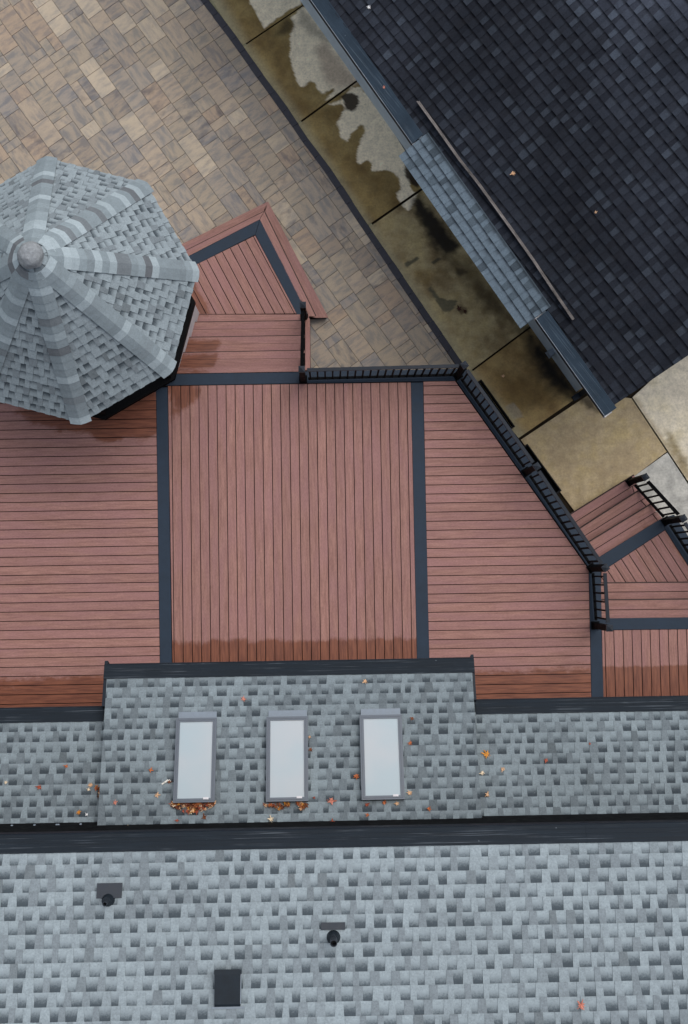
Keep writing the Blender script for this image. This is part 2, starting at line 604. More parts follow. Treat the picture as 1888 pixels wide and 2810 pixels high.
def boards(mb, poly, d, pitch=0.1445, gap=0.012, z=DECK, off=0.0, th=0.026, cell=0.10):
    """planks of one field: poly convex world XY points, d board direction"""
    d = V((d[0], d[1], 0)).normalized()
    e = V((-d.y, d.x, 0))
    rg = ccw([(V((p[0], p[1], 0)).dot(d), V((p[0], p[1], 0)).dot(e)) for p in poly])
    u0, u1 = min(p[0] for p in rg), max(p[0] for p in rg)
    v0, v1 = min(p[1] for p in rg), max(p[1] for p in rg)
    k = math.floor((v0 - off) / pitch)

    def w(u, v, zz):
        q = d * u + e * v
        return V((q.x, q.y, zz))
    while k * pitch + off < v1:
        a, b = k * pitch + off + gap / 2, (k + 1) * pitch + off - gap / 2
        tone, rnd = random.random(), random.random()
        n = max(1, int((u1 - u0) / cell))
        for i in range(n):
            x0, x1 = u0 + (u1 - u0) * i / n, u0 + (u1 - u0) * (i + 1) / n
            c = clip([(x0, a), (x1, a), (x1, b), (x0, b)], rg)
            if len(c) < 3:
                continue
            top = [w(p[0], p[1], z) for p in c]
            cols = [(tone, wetness(q), rnd, 1) for q in top]
            mb.face(top, cols, [(p[0], p[1] - a) for p in c])
            for j in range(len(c)):
                p, q = c[j], c[(j + 1) % len(c)]
                if abs(p[0] - q[0]) < 1e-6 and (abs(p[0] - x0) < 1e-6 or abs(p[0] - x1) < 1e-6):
                    continue
                mb.face([w(p[0], p[1], z - th), w(q[0], q[1], z - th), w(q[0], q[1], z), w(p[0], p[1], z)],
                        (tone * 0.5, 0, rnd, 0.5), [(p[0], 0), (q[0], 0), (q[0], th), (p[0], th)])
        k += 1


def PX(pts, z):
    return [P(x, y, z) for x, y in pts]


# ================================================================== DECK
XV = V((1, 0, 0))
YV = V((0, 1, 0))
deck = thing('deck', P(900, 1400, 0), 'reddish brown composite deck with dark slate border boards', 'deck')
D = DECK
mb = MB()
boards(mb, PX([(-350, 1068), (427.5, 1062), (441, 2010), (-350, 2020)], D), XV, off=0.03)
mb.build('board_field', M['deck'], deck)
mb = MB()
boards(mb, PX([(461, 1059.5), (1127, 1049.5), (1145.5, 1890), (475, 1900)], D), YV, off=0.05)
mb.build('board_field', M['deck'], deck)
mb = MB()
boards(mb, PX([(1162, 1047.5), (1249, 1046), (1615, 1562), (1624, 1990), (1182, 1990)], D), XV, off=0.06)
mb.build('board_field', M['deck'], deck)
mb = MB()
boards(mb, PX([(1650.5, 1730), (2300, 1722), (2300, 1990), (1659, 1990)], D), YV, off=0.02)
mb.build('board_field', M['deck'], deck)
for q in ([(200, 1029.5), (1277, 1012), (1250.5, 1044.5), (200, 1062)],
          [(1278, 1012.5), (1645, 1541), (1648, 1556), (1617, 1559), (1252, 1044)],
          [(428.5, 1063.5), (459.7, 1063), (474, 1990), (441.7, 1990)],
          [(1128, 1050), (1160.7, 1049.4), (1180.7, 1900), (1146.6, 1900)],
          [(1616.5, 1561), (1648, 1557.5), (1658, 1990), (1625, 1990)],
          [(1651.5, 1697), (2300, 1689), (2300, 1721), (1652.5, 1728.5)]):
    mb = MB()
    mb.prism(PX(q, D), D - 0.03, D)
    mb.build('border_board', M['trim_board'], deck)
# board in front of the border at the head of the garden stairs
mb = MB()
boards(mb, PX([(430, 1010), (838, 1004.5), (838, 1021), (430, 1027)], D), XV, pitch=0.2, off=P(600, 1007.5, D).y - 0.1945)
mb.build('nosing_board', M['deck'], deck)
mb = MB()
out = PX([(-350, 1034), (430, 1014), (838, 1009), (838, 1024), (1270, 1018), (1638, 1545), (1641, 1703), (2300, 1695), (2300, 1995), (-350, 2025)], D)
mb.prism(out, 0.02, D - 0.032)
mb.build('fascia', M['subfloor'], deck)

# ================================================================== GARDEN STAIRS (by the gazebo)
gst = thing('garden_stairs', P(700, 760, 0), 'reddish stairs with dark bordered corner landing beside the gazebo', 'stairs')
L1, L2 = 0.18, 0.36
# corner landing
mb = MB()
boards(mb, PX([(700, 645.5), (813.5, 860), (560, 862), (430, 862), (430, 780), (533, 729)], L2), P(813.5, 857, L2) - P(700, 644, L2), z=L2, off=0.02)
mb.build('landing_boards', M['deck'], gst)
for q in ([(712.5, 603), (519.7, 702), (400, 763.5), (420, 785), (533.5, 728), (700.3, 643.6)],
          [(713.2, 603.4), (847, 862), (815, 862), (701, 643.8)]):
    mb = MB()
    mb.prism(PX(q, L2), L2 - 0.028, L2)
    mb.build('border_board', M['trim_board'], gst)


def plank(mb, q, z, th=0.028, nose=False):
    """one plank from four photo points (first edge runs along the plank)"""
    a, b, c, d = PX(q, z)
    tone, rnd = random.random(), random.random()
    ln = (b - a).length
    n = max(1, int(ln / 0.08))
    wd = (d - a).length
    for i in range(n):
        f0, f1 = i / n, (i + 1) / n
        pts = [a.lerp(b, f0), a.lerp(b, f1), d.lerp(c, f1), d.lerp(c, f0)]
        uv = [(f0 * ln, 0), (f1 * ln, 0), (f1 * ln, wd), (f0 * ln, wd)]
        cols = [(tone, wetness(p), rnd, 1) for p in pts]
        nn = (pts[1] - pts[0]).cross(pts[2] - pts[1])
        if nn.z < 0:
            pts, uv, cols = pts[::-1], uv[::-1], cols[::-1]
        mb.face(pts, cols, uv)
    dn = V((0, 0, -th))
    for p, r in ((a, b), (b, c), (c, d), (d, a)):
        mb.face([p, r, r + dn, p + dn], (tone, 0, rnd, 0.5), [(0, 0), (1, 0), (1, 0.03), (0, 0.03)])
    if nose:  # dark lip carries the shadow line below the step edge in its colour
        o = (a - d).normalized() * nose
        lo = V((0, 0, -0.006))
        mb.face([a, b, b + o + lo, a + o + lo], (tone, 0, rnd, 0.12), [(0, 0), (1, 0), (1, 0.01), (0, 0.01)])
        mb.face([a + o + lo, b + o + lo, b + o + dn, a + o + dn], (tone, 0, rnd, 0.3), [(0, 0), (1, 0), (1, 0.01), (0, 0.01)])


mb = MB()
plank(mb, [(723.6, 581), (400, 743), (400, 762.5), (712, 602.3)], L2, nose=0.02)
plank(mb, [(724.8, 581), (866, 868), (846.6, 868), (713.3, 602.3)], L2, nose=0.02)
plank(mb, [(430, 863.5), (848, 862.8), (847, 880), (430, 888)], L2)
mb.build('edge_boards', M['deck'], gst)
mb = MB()
plank(mb, [(735, 553), (395, 721), (400, 747), (726.5, 584)], L1)
plank(mb, [(735.8, 553), (901, 871.5), (866, 872), (724.5, 577)], L1)
plank(mb, [(846, 871), (899, 871), (889, 850), (846, 850)], L1 - 0.001)
mb.build('lower_step', M['deck'], gst)
mb = MB()
mb.prism(PX([(733, 560), (896, 868), (420, 884), (400, 726)], L1), 0.0, L1 - 0.03)
mb.prism(PX([(722, 585), (860, 864), (430, 880), (430, 735)], L2), L1, L2 - 0.03)
mb.build('riser_board', M['subfloor'], gst)
# treads
noses = [(884.5, 880.5, 0.54), (926.5, 921, 0.72), (968, 962, 0.90)]
for i, (yl, yr, z) in enumerate(noses):
    nl, nr = [(926.5, 921), (968, 962), (1008, 1003)][i]
    mb = MB()
    mid = ((yl + nl) / 2, (yr + nr) / 2)
    plank(mb, [(430, yl + 1.5), (836, yr), (836, mid[1] - 0.3), (430, mid[0] - 0.3)], z, nose=0.014)
    plank(mb, [(430, mid[0] + 0.3), (836, mid[1] + 0.3), (836, nr + 6), (430, nl + 6)], z)
    o = mb.build('tread', M['deck'], gst)
    mb = MB()
    a, b = P(430, yl + 4, z), P(836, yr + 4, z)
    mb.obox(V((a.x, a.y - 0.30, 0)), V((b.x - a.x, 0, 0)), V((0, 0.285, 0)), V((0, 0, z - 0.03)))
    mb.build('riser_board', M['subfloor'], gst)
mb = MB()
a, b, a2, b2 = P(837.5, 872, 0.45), P(837.5, 1008, 1.0), P(850.5, 872, 0.45), P(850.5, 1008, 1.0)
b = V((a.x, P(844, 1016, DECK).y, DECK + 0.02))
a.z = 0.40
w_ = 0.075
mb.face([a, a + XV * w_, b + XV * w_, b], (0.6, 0, 0.3, 1), [(0, 0), (0, w_), (1.2, w_), (1.2, 0)])
lo = V((0, 0, -0.4))
mb.face([a + XV * w_, a + XV * w_ + lo, b + XV * w_ + lo * 2.6, b + XV * w_], (0.5, 0, 0.3, 1), [(0, 0), (0, .3), (1, .3), (1, 0)])
mb.face([a, b, b + lo * 2.6, a + lo], (0.5, 0, 0.3, 1), [(0, 0), (1, 0), (1, .3), (0, .3)])
mb.face([a, a + lo, a + XV * w_ + lo, a + XV * w_], (0.5, 0, 0.3, 1), [(0, 0), (.3, 0), (.3, .1), (0, .1)])
mb.build('stringer', M['deck'], gst)

# ================================================================== SIDE STAIRS (right edge)
sst = thing('side_stairs', P(1760, 1500, 0), 'reddish stairs with triangular landing going down to the concrete path', 'stairs')
zs = [0.155, 0.31, 0.465]
fr = [((1556, 1419), (1741, 1304.5)), ((1583, 1457), (1752, 1348.5)), ((1606, 1495), (1787, 1384.5)), ((1636, 1533.5), (1816.5, 1421.5))]
LZ = 0.62
for i in range(3):
    (ax, ay), (bx, by) = fr[i]
    (cx, cy), (dx, dy) = fr[i + 1]
    # keep each tread the same width measured from its nosing, tucking under the next one
    z = zs[i]
    mb = MB()

    def at(f, g):
        x0, y0 = ax + (bx - ax) * f, ay + (by - ay) * f
        x1, y1 = cx + (dx - cx) * f, cy + (dy - cy) * f
        return (x0 + (x1 - x0) * g, y0 + (y1 - y0) * g)
    fe = 0.93
    plank(mb, [at(-.05, 0), at(1, 0), at(1, 0.49), at(-.05, 0.49)], z, nose=0.022)
    plank(mb, [at(-.05, 0.53), at(fe, 0.53), at(fe, 1.22), at(-.05, 1.22)], z)
    plank(mb, [at(fe + 0.012, 0.53), at(1.0, 0.53), at(1.0, 1.2), at(fe + 0.012, 1.2)], z)
    mb.build('tread', M['deck'], sst)
    mb = MB()
    mb.prism(PX([at(-.05, 0.12), at(0.99, 0.12), at(0.99, 1.3), at(-.05, 1.3)], z), 0.0 if i == 0 else zs[i - 1] + 0.002, z - 0.03)
    mb.build('riser_board', M['subfloor'], sst)
for q in ([(1640, 1531.5), (1817, 1422), (1825.5, 1453.5), (1660, 1562.5)],
          [(1818.5, 1422), (1850, 1412), (2050, 1720), (2000, 1724), (1826.3, 1454)]):
    mb = MB()
    mb.prism(PX(q, LZ), LZ - 0.028, LZ)
    mb.build('border_board', M['trim_board'], sst)
mb = MB()
dirb = P(1692, 1601, LZ) - P(1661, 1553, LZ)
boards(mb, PX([(1651, 1569.5), (1825, 1455.5), (1919, 1601), (1650, 1603)], LZ), dirb, z=LZ, off=0.05)
mb.build('landing_boards', M['deck'], sst)
zA, zB = 0.775, 0.93
for (y0, y1, z) in ((1601.5, 1648, zA), (1648, 1699, zB)):
    mb = MB()
    mid = (y0 + y1) / 2 + 0.5
    plank(mb, [(1640, y0), (2150, y0 - 5), (2150, mid - 6.0), (1640, mid - 1.0)], z, nose=0.02)
    plank(mb, [(1640, mid + 0.8), (2150, mid - 4.2), (2150, y1 + 3), (1640, y1 + 8)], z)
    mb.build('tread', M['deck'], sst)
    mb = MB()
    mb.prism(PX([(1640, y0 + 4), (2150, y0 - 1), (2150, y1 + 4), (1640, y1 + 9)], z), 0.0, z - 0.03)
    mb.build('riser_board', M['subfloor'], sst)
mb = MB()
mb.prism(PX([(1642, 1537), (1815, 1427), (1846, 1416), (2040, 1716), (2040, 1700), (1645, 1700)], LZ), 0.0, LZ - 0.032)
mb.build('landing_frame', M['subfloor'], sst)


# ================================================================== RAILINGS
def post(parent, base, h=0.99, d=None):
    d = d or XV
    e = V((-d.y, d.x, 0))
    mb = MB()
    mb.cbox(base, d, e, UP, 0.085, 0.085, h - 0.01)
    po = mb.build('post', M['black_rail'], parent)
    mb = MB()
    mb.cbox(base, d, e, UP, 0.128, 0.128, 0.035)
    mb.cbox(base + UP * 0.036, d, e, UP, 0.108, 0.108, 0.02)
    mb.build('base_trim', M['black_rail'], po)
    mb = MB()
    c = base + UP * h
    mb.cbox(c - UP * 0.02, d, e, UP, 0.098, 0.098, 0.035)
    q = [c + UP * 0.0155 + d * (0.047 * sx) + e * (0.047 * sy) for sx, sy in ((1, 1), (-1, 1), (-1, -1), (1, -1))]
    for i in range(4):
        mb.face([q[i], q[(i + 1) % 4], c + UP * 0.055])
    mb.build('post_cap', M['post_cap'], po)
    return po


def run(parent, a, b, h=0.93, skip0=0.08, skip1=0.08, top=True):
    d = (b - a)
    hd = V((d.x, d.y, 0))
    L = hd.length
    u = hd.normalized()
    e = V((-u.y, u.x, 0))
    sl = d.z / L
    s0, s1 = a + u * skip0 + UP * (sl * skip0), b - u * skip1 - UP * (sl * skip1)
    dv = s1 - s0
    mb = MB()
    mb.obox(s0 + UP * (h - 0.03) - e * 0.026, dv, e * 0.052, UP * 0.035)
    mb.build('top_rail', M['rail_top'] if top else M['black_rail'], parent)
    mb = MB()
    mb.obox(s0 + UP * (h - 0.052) - e * 0.012, dv, e * 0.024, UP * 0.0205)
    mb.build('rail_channel', M['black_rail'], parent)
    mb = MB()
    mb.obox(s0 + UP * 0.075 - e * 0.02, dv, e * 0.04, UP * 0.035)
    mb.build('bottom_rail', M['black_rail'], parent)
    n = int(L / 0.116)
    for i in range(1, n):
        s = L * i / n
        if s < skip0 + 0.03 or s > L - skip1 - 0.03:
            continue
        c = a + u * s + UP * (sl * s)
        mb = MB()
        mb.cbox(c + UP * 0.11, u, e, UP, 0.024, 0.024, h - 0.163)
        mb.build('baluster', M['black_rail'], parent)


pNW = P(832, 1042, D)
pNE = P(1256, 1031, D)
pM = P(1444, 1295, D)
pE = P(1623, 1559, D)
pS = P(1633, 1716, D)
pL = P(835, 873, L2)
q1 = P(1729, 1322, zs[0])
q2 = P(1827, 1430, LZ)
q3 = q2 + (P(1827 + 220, 1430 + 332, LZ) - q2)

r = thing('deck_railing', pNW.lerp(pNE, .5), 'black railing along the deck edge overlooking the stone patio', 'railing')
post(r, pNW)
run(r, pNW, pNE)
r = thing('deck_railing', pM, 'long black diagonal railing with a middle post beside the concrete path', 'railing')
dd = (pE - pNE).normalized()
post(r, pNE, d=dd)
post(r, pM, d=dd)
run(r, pNE, pM)
run(r, pM, pE)
r = thing('deck_railing', pE.lerp(pS, .5), 'short black railing between the deck and the triangular stair landing', 'railing')
post(r, pE, d=dd)
post(r, pS)
run(r, pE, pS)
r = thing('stair_railing', pL, 'sloping black handrail on the stairs beside the gazebo', 'railing')
post(r, pL)
run(r, pL, pNW, top=False, h=0.9)
r = thing('stair_railing', q1, 'sloping black railing down the stairs to the pale concrete pad', 'railing')
d5 = (q2 - q1)
d5 = V((d5.x, d5.y, 0)).normalized()
post(r, q1, d=d5)
post(r, q2, d=d5)
run(r, q1, q2, top=False)
r = thing('landing_railing', q2, 'level black railing along the outer edge of the triangular landing', 'railing')
run(r, q2, q3)
post(r, q3, d=d5)

# ================================================================== TROUGHS beside the deck
for k, (q, lab) in enumerate(((([(1300, 1050), (1322.7, 1043), (1415.6, 1172.5), (1394, 1182)]), 'long black open trough on the concrete nearer the patio corner of the railing'),
                              (([(1426, 1230), (1448.8, 1219), (1543, 1348), (1520, 1360)]), 'long black open trough on the concrete nearer the stairs'))):
    z = 0.16
    pts = ccw([(p.x, p.y) for p in PX(q, z)])
    cx_, cy_ = sum(p[0] for p in pts) / 4, sum(p[1] for p in pts) / 4
    tr = thing('trough', (cx_, cy_, 0.0), lab, 'trough', 'black troughs along the deck')
    d_ = (P(*q[2], z) - P(*q[1], z)).normalized()
    e_ = V((-d_.y, d_.x, 0))
    c_ = V((cx_, cy_, 0))
    Ln = (P(*q[2], z) - P(*q[1], z)).length
    Wd = (P(*q[1], z) - P(*q[0], z)).dot(e_)
    Wd = abs(Wd)
    mb = MB()
    for s in (-1, 1):
        mb.cbox(c_ + e_ * (s * (Wd / 2 - 0.010)) + UP * 0.005, d_, e_, UP, Ln, 0.020, z - 0.005)
        mb.cbox(c_ + d_ * (s * (Ln / 2 - 0.014)) + UP * 0.005, d_, e_, UP, 0.028, Wd - 0.058, z - 0.008)
    mb.build('rim', M['trough_rim'], tr)
    mb = MB()
    mb.cbox(c_ + UP * 0.006, d_, e_, UP, Ln - 0.058, Wd - 0.058, 0.012)
    mb.build('bottom', M['black_void'], tr)

# ================================================================== GAZEBO
GE = DECK + 2.15
gc = P(175, 795, GE)
GR = (P(175 + 260, 795 - 260, GE) - gc).length
gap_ = P(86, 692, GE + 2.0)
GA = GE + 2.0
# vertical apex above the centre: choose the height that projects on the photo's apex
best = None
for i in range(100):
    zz = GE + 1.2 + i * 0.012
    x, y = proj(V((gc.x, gc.y, zz)))
    e = (x - 86) ** 2 + (y - 692) ** 2
    if best is None or e < best[0]:
        best = (e, zz)
GA = best[1]
gaz = thing('gazebo', (gc.x, gc.y, 0), 'octagonal gazebo with steep grey shingled roof between deck and patio', 'gazebo')
apex = V((gc.x, gc.y, GA))
ang0 = math.atan2((P(540, 745, GE) - gc).y, (P(540, 745, GE) - gc).x)
ang0 = math.radians(7.0)
vs = [gc + V((math.cos(ang0 + k * math.pi / 4), math.sin(ang0 + k * math.pi / 4), 0)) * GR for k in range(8)]
mb = MB()
rg_ = random.Random(11)
for k in range(8):
    a, b = vs[k], vs[(k + 1) % 8]
    mid = (a + b) / 2
    Uv = (b - a).normalized()
    Vv = (apex - mid).normalized()
    Nn = Uv.cross(Vv).normalized()
    Ls, Lt = (b - a).length, (apex - mid).length
    reg = ccw([(-Ls / 2, 0), (Ls / 2, 0), (0, Lt)])
    mb.face([a - Nn * 0.01, b - Nn * 0.01, apex - Nn * 0.01], (0.1, 0, 0.5, 1))
    shingles(mb, mid, Uv, Vv, Nn, [reg], expo=0.137, off=-0.01, rng=rg_, thick=0.009, tabw=(0.05, 0.11), gapw=(0.075, 0.125), tones=(0.62, 0.34))
roof = mb.build('roof', M['shingle'], gaz)
for k in range(8):
    v = vs[k]
    pl, pr = vs[(k - 1) % 8], vs[(k + 1) % 8]
    hip = (apex - v)
    Lh = hip.length
    hd = hip.normalized()
    mb = MB()
    ex = 0.118
    n = int((Lh - 0.13) / ex)
    nl = (v - pl).cross(apex - v).normalized()
    nr = (pr - v).cross(apex - v).normalized()
    if nl.z < 0:
        nl = -nl
    if nr.z < 0:
        nr = -nr
    nm = (nl + nr).normalized()
    sl_ = hd.cross(nl).normalized()
    sr_ = hd.cross(nr).normalized()
    if sl_.dot(pl - v) < 0:
        sl_ = -sl_
    if sr_.dot(pr - v) < 0:
        sr_ = -sr_
    wd = 0.148
    for i in range(n):
        t0, t1 = i * ex - 0.015, (i + 1) * ex - 0.012
        lift = 0.024 + 0.0008 * k
        r_ = rg_.random()
        if i % 6 == (k * 2) % 6 or r_ < 0.05:
            tone = rg_.uniform(0.8, 1.0)
        elif r_ < 0.20:
            tone = rg_.uniform(0.0, 0.25)
        else:
            tone = rg_.uniform(0.36, 0.66)
        typ = 0.0
        col = (tone, typ, rg_.random(), 1)
        top_w = min(wd, 0.05 + (Lh - t1) * 0.9)
        A = v + hd * t0 + nm * (lift + 0.006)
        B = v + hd * t1 + nm * lift
        arc = rg_.uniform(0.006, 0.016)
        for sd, nn in ((sl_, nl), (sr_, nr)):
            pa0 = v + hd * (t0 + arc) + sd * wd + nn * (lift + 0.004)
            pb0 = v + hd * (t1 + arc) + sd * top_w + nn * lift
            Am = A + (pa0 - A) * 0.45 + nn * 0.003 - hd * arc * 0.3
            Bm = B + (pb0 - B) * 0.45 + nn * 0.003 - hd * arc * 0.3
            for q in ([A, Am, Bm, B], [Am, pa0, pb0, Bm]):
                nq = (q[1] - q[0]).cross(q[2] - q[0])
                uvq = [(0, 0), (0.1, 0), (0.1, 1), (0, 1)]
                if nq.dot(nn) < 0:
                    q, uvq = q[::-1], uvq[::-1]
                mb.face(q, col, uvq)
            dn = -nn * 0.014
            mb.face([A, Am, Am + dn, A + dn], (0, 0, 0.3, 1))
            mb.face([Am, pa0, pa0 + dn, Am + dn], (0, 0, 0.3, 1))
            mb.face([pa0, pb0, pb0 + dn, pa0 + dn], (0, 0, 0.3, 1))
    mb.build('ridge_cap', M['cap_shingle'], roof)
# lumpy cement cap on the apex
mb = MB()
n1, n2 = 26, 9
gridp = []
ctr = apex - UP * 0.09
for j in range(n2 + 1):
    ph = (j / n2) * math.pi * 0.5
    row = []
    for i in range(n1):
        th = 2 * math.pi * i / n1
        rr = 0.17 * math.cos(ph) ** 0.7 if j < n2 else 0.0
        rr *= 1 + 0.14 * noise.noise(V((math.cos(th) * 1.6, math.sin(th) * 1.6, j * 0.35)))
        hh = 0.15 * math.sin(ph) + 0.016 * noise.noise(V((math.cos(th) * 2, math.sin(th) * 2, j * 0.6 + 4)))
        row.append(ctr + V((math.cos(th) * rr, math.sin(th) * rr, hh)))
    gridp.append(row)
top_c = ctr + UP * 0.15
for j in range(n2):
    for i in range(n1):
        k = (i + 1) % n1
        if j == n2 - 1:
            mb.face([gridp[j][i], gridp[j][k], top_c])
        else:
            mb.face([gridp[j][i], gridp[j][k], gridp[j + 1][k], gridp[j + 1][i]])
mb.build('roof_cap', M['cement'], gaz, smooth=True, merge=True)
# eave fascia, posts, base
fc = P(252, 869, DECK)
FR = (P(252 + 202, 869 + 202, DECK) - fc).length
fv = [gc + V((math.cos(ang0 + k * math.pi / 4), math.sin(ang0 + k * math.pi / 4), 0)) * FR for k in range(8)]
shift = V((fc.x - gc.x, fc.y - gc.y, 0)) * 0.9
fv = [V((p.x, p.y, 0)) + shift for p in fv]
fc2 = V((gc.x, gc.y, 0)) + shift


def ring(mb, ro, ri, z0, z1):
    for k in range(8):
        a, b = fv[k], fv[(k + 1) % 8]
        ao, bo = fc2 + (a - fc2) * ro, fc2 + (b - fc2) * ro
        ai, bi = fc2 + (a - fc2) * ri, fc2 + (b - fc2) * ri
        def z(p, h):
            return V((p.x, p.y, h))
        mb.face([z(ao, z1), z(bo, z1), z(bi, z1), z(ai, z1)])
        mb.face([z(ao, z0), z(ao, z1), z(ai, z1), z(ai, z0)][::-1]) if False else None
        mb.face([z(ao, z0), z(bo, z0), z(bo, z1), z(ao, z1)])
        mb.face([z(ai, z1), z(bi, z1), z(bi, z0), z(ai, z0)])
        mb.face([z(ai, z0), z(bi, z0), z(bo, z0), z(ao, z0)])


mb = MB()
ring(mb, 1.0, 0.88, DECK + 0.0, DECK + 0.12)
mb.build('floor_rim', M['black_void'], gaz)
mb = MB()
ring(mb, 0.985, 0.9, 0.0, DECK - 0.004)
mb.build('skirt', M['white_trim'], gaz)
mb = MB()
mb.prism([(fc2 + (p - fc2) * 0.875) for p in fv], DECK + 0.0, DECK + 0.09)
mb.build('floor', M['subfloor'], gaz)
mb = MB()
mb.prism([gc + (p - gc) * 0.955 for p in vs], GE - 0.12, GE - 0.03)
mb.build('eave_beam', M['black_void'], gaz)
for k in range(8):
    mb = MB()
    p = fc2 + (fv[k] - fc2) * 0.93
    top = V((gc.x, gc.y, 0)) + (vs[k] - gc) * 0.80
    mb.obox(V((p.x - .05, p.y - .05, DECK + 0.121)), XV * 0.1, YV * 0.1, V((0, 0, GE - DECK - 0.24)))
    mb.build('post', M['black_void'], gaz)

# ================================================================== HOUSE
house = thing('house', P(900, 2500, 0), 'grey shingled house with dark gutter guards and three skylights', 'house')
EZ = DECK + 2.65
PIT = 0.40
YC = (P(286, 1824, EZ).y + P(1299, 1802, EZ).y) / 2
YSL = (P(0, 1939, EZ).y + P(286, 1934, EZ).y) / 2
YSR = (P(1305, 1925, EZ).y + P(1888, 1910, EZ).y) / 2
YS = (YSL + YSR) / 2
XL = (P(287, 1830, EZ).x)
XR = (P(1300, 1810, EZ).x)
MZ = DECK + 5.75
YM = (P(0, 2290, MZ).y + P(1888, 2252, MZ).y) / 2
cosP = 1 / math.sqrt(1 + PIT * PIT)
VS = V((0, -cosP, PIT * cosP))
NS = V((0, PIT * cosP, cosP))
GUARD = 0.215


def find_y(y0, z0, px, py):
    """y on the slope from (y0, z0) whose photo row is py near column px"""
    best = None
    for i in range(400):
        y = y0 - i * 0.01
        q = proj(V((P(px, 2200, z0).x, y, z0 + PIT * (y0 - y))))
        e = abs(q[1] - py)
        if best is None or e < best[0]:
            best = (e, y)
    return best[1]


PITR = 0.455
cosR = 1 / math.sqrt(1 + PITR * PITR)
VR = V((0, -cosR, PITR * cosR))
NR = V((0, PITR * cosR, cosR))
YW = find_y(YS, EZ, 140, 2264)          # upper wall plane
XFL, XFR = -9.5, 9.5


def slope(name, x0, x1, y0, z0, y1, mat, seed, expo=0.143, xa=None, xb=None, pit=None):
    pit = PIT if pit is None else pit
    cosP = 1 / math.sqrt(1 + pit * pit)
    VS = V((0, -cosP, pit * cosP))
    NS = V((0, pit * cosP, cosP))
    mb = MB()
    O = V((0, y0, z0))
    Lt = (y0 - y1) / cosP
    reg = ccw([(x0, GUARD - 0.03), (x1, GUARD - 0.03), (x1 if xb is None else xb, Lt), (x0 if xa is None else xa, Lt)])
    mb.obox(V((x0 + 0.01, y0 - 0.03, z0 - 0.06 - 0.03 * -pit)), V((x1 - x0 - 0.02, 0, 0)), VS * (Lt - 0.02), NS * 0.045, (0.1, 0, .5, 1))
    shingles(mb, O, XV, VS, NS, [reg], expo=expo, off=GUARD - 0.02, rng=random.Random(seed))
    return mb.build(name, mat, house)


def eave(x0, x1, y0, z0, end0=True, end1=True, seam=1.83, u=XV, v=VS, n=NS, O=None, gm='guard', parent=None, pieces=True):
    """K gutter with a ribbed guard lying over it"""
    parent = parent or house
    O = V((0, y0, z0)) if O is None else O
    back = V((v.x, v.y, 0)).normalized()
    mb = MB()
    a = O + u * x0
    L = u * (x1 - x0)
    mb.obox(a - UP * 0.14 + back * 0.012, L, back * 0.118, UP * 0.133)
    mb.obox(a - UP * 0.022 - back * 0.0, L, back * 0.012, UP * 0.026)
    g = mb.build('gutter', M['gutter'], parent)
    mb = MB()
    mb.obox(a + UP * 0.0045 + back * 0.001, L, back * 0.011, UP * 0.004)
    mb.build('lip', M['lip' if parent is not house else 'gutter'], g)
    mb = MB()
    s = x0
    i = 0
    while s < x1 - 0.01:
        e = min(x1, s + seam * (0.6 if i == 0 else 1.0))
        lift = 0.004 if i % 2 else 0.0015
        prof = [(0.013, 0.006), (0.02, 0.011), (0.06, 0.0115), (0.063, 0.0128), (0.067, 0.0115), (0.11, 0.013), (0.113, 0.0143), (0.117, 0.013), (0.175, 0.0155), (GUARD, 0.017)]
        for (p0, h0), (p1, h1) in zip(prof, prof[1:]):
            mb.face([O + u * s + v * p0 + n * (h0 + lift), O + u * e + v * p0 + n * (h0 + lift),
                     O + u * e + v * p1 + n * (h1 + lift), O + u * s + v * p1 + n * (h1 + lift)])
        for xx in (s, e):
            for (p0, h0), (p1, h1) in zip(prof, prof[1:]):
                mb.face([O + u * xx + v * p0 + n * (h0 + lift), O + u * xx + v * p1 + n * (h1 + lift),
                         O + u * xx + v * p1 + n * (h1 - 0.006), O + u * xx + v * p0 + n * (h0 - 0.006)])
        mb.face([O + u * s + v * GUARD + n * (0.017 + lift), O + u * e + v * GUARD + n * (0.017 + lift),
                 O + u * e + v * GUARD - n * 0.01, O + u * s + v * GUARD - n * 0.01])
        s = e
        i += 1
    mb.build('gutter_guard', M[gm], g)
    return g


# left and right low roofs, centre roof
slope('porch_roof', XFL, XL + 0.06, YS, EZ, YW + 0.02, M['shaded_shingle'], 21)
slope('porch_roof', XR - 0.06, XFR, YS, EZ, YW + 0.02, M['shaded_shingle'], 22, pit=PITR)
ex_l = (P(275, 2275, EZ + PIT * (YC - YW)).x)
ex_r = (P(1311, 2258, EZ + PIT * (YC - YW)).x)
croof = slope('dormer_roof', XL + 0.045, XR - 0.035, YC, EZ, YW + 0.02, M['shaded_shingle'], 23)
eave(XFL, XL - 0.004, YS, EZ)
eave(XR + 0.004, XFR, YS, EZ, v=VR, n=NR)
eave(XL, XR, YC, EZ)
# rake trims of the centre roof
for xx, w in ((XL - 0.0, 0.045), (XR - 0.038, 0.038)):
    mb = MB()
    mb.obox(V((xx, YC - 0.01, EZ - 0.14)), XV * w, VS * ((YC - YS) / cosP + 0.02), NS * 0.135)
    mb.build('rake_trim', M['gutter'], house)
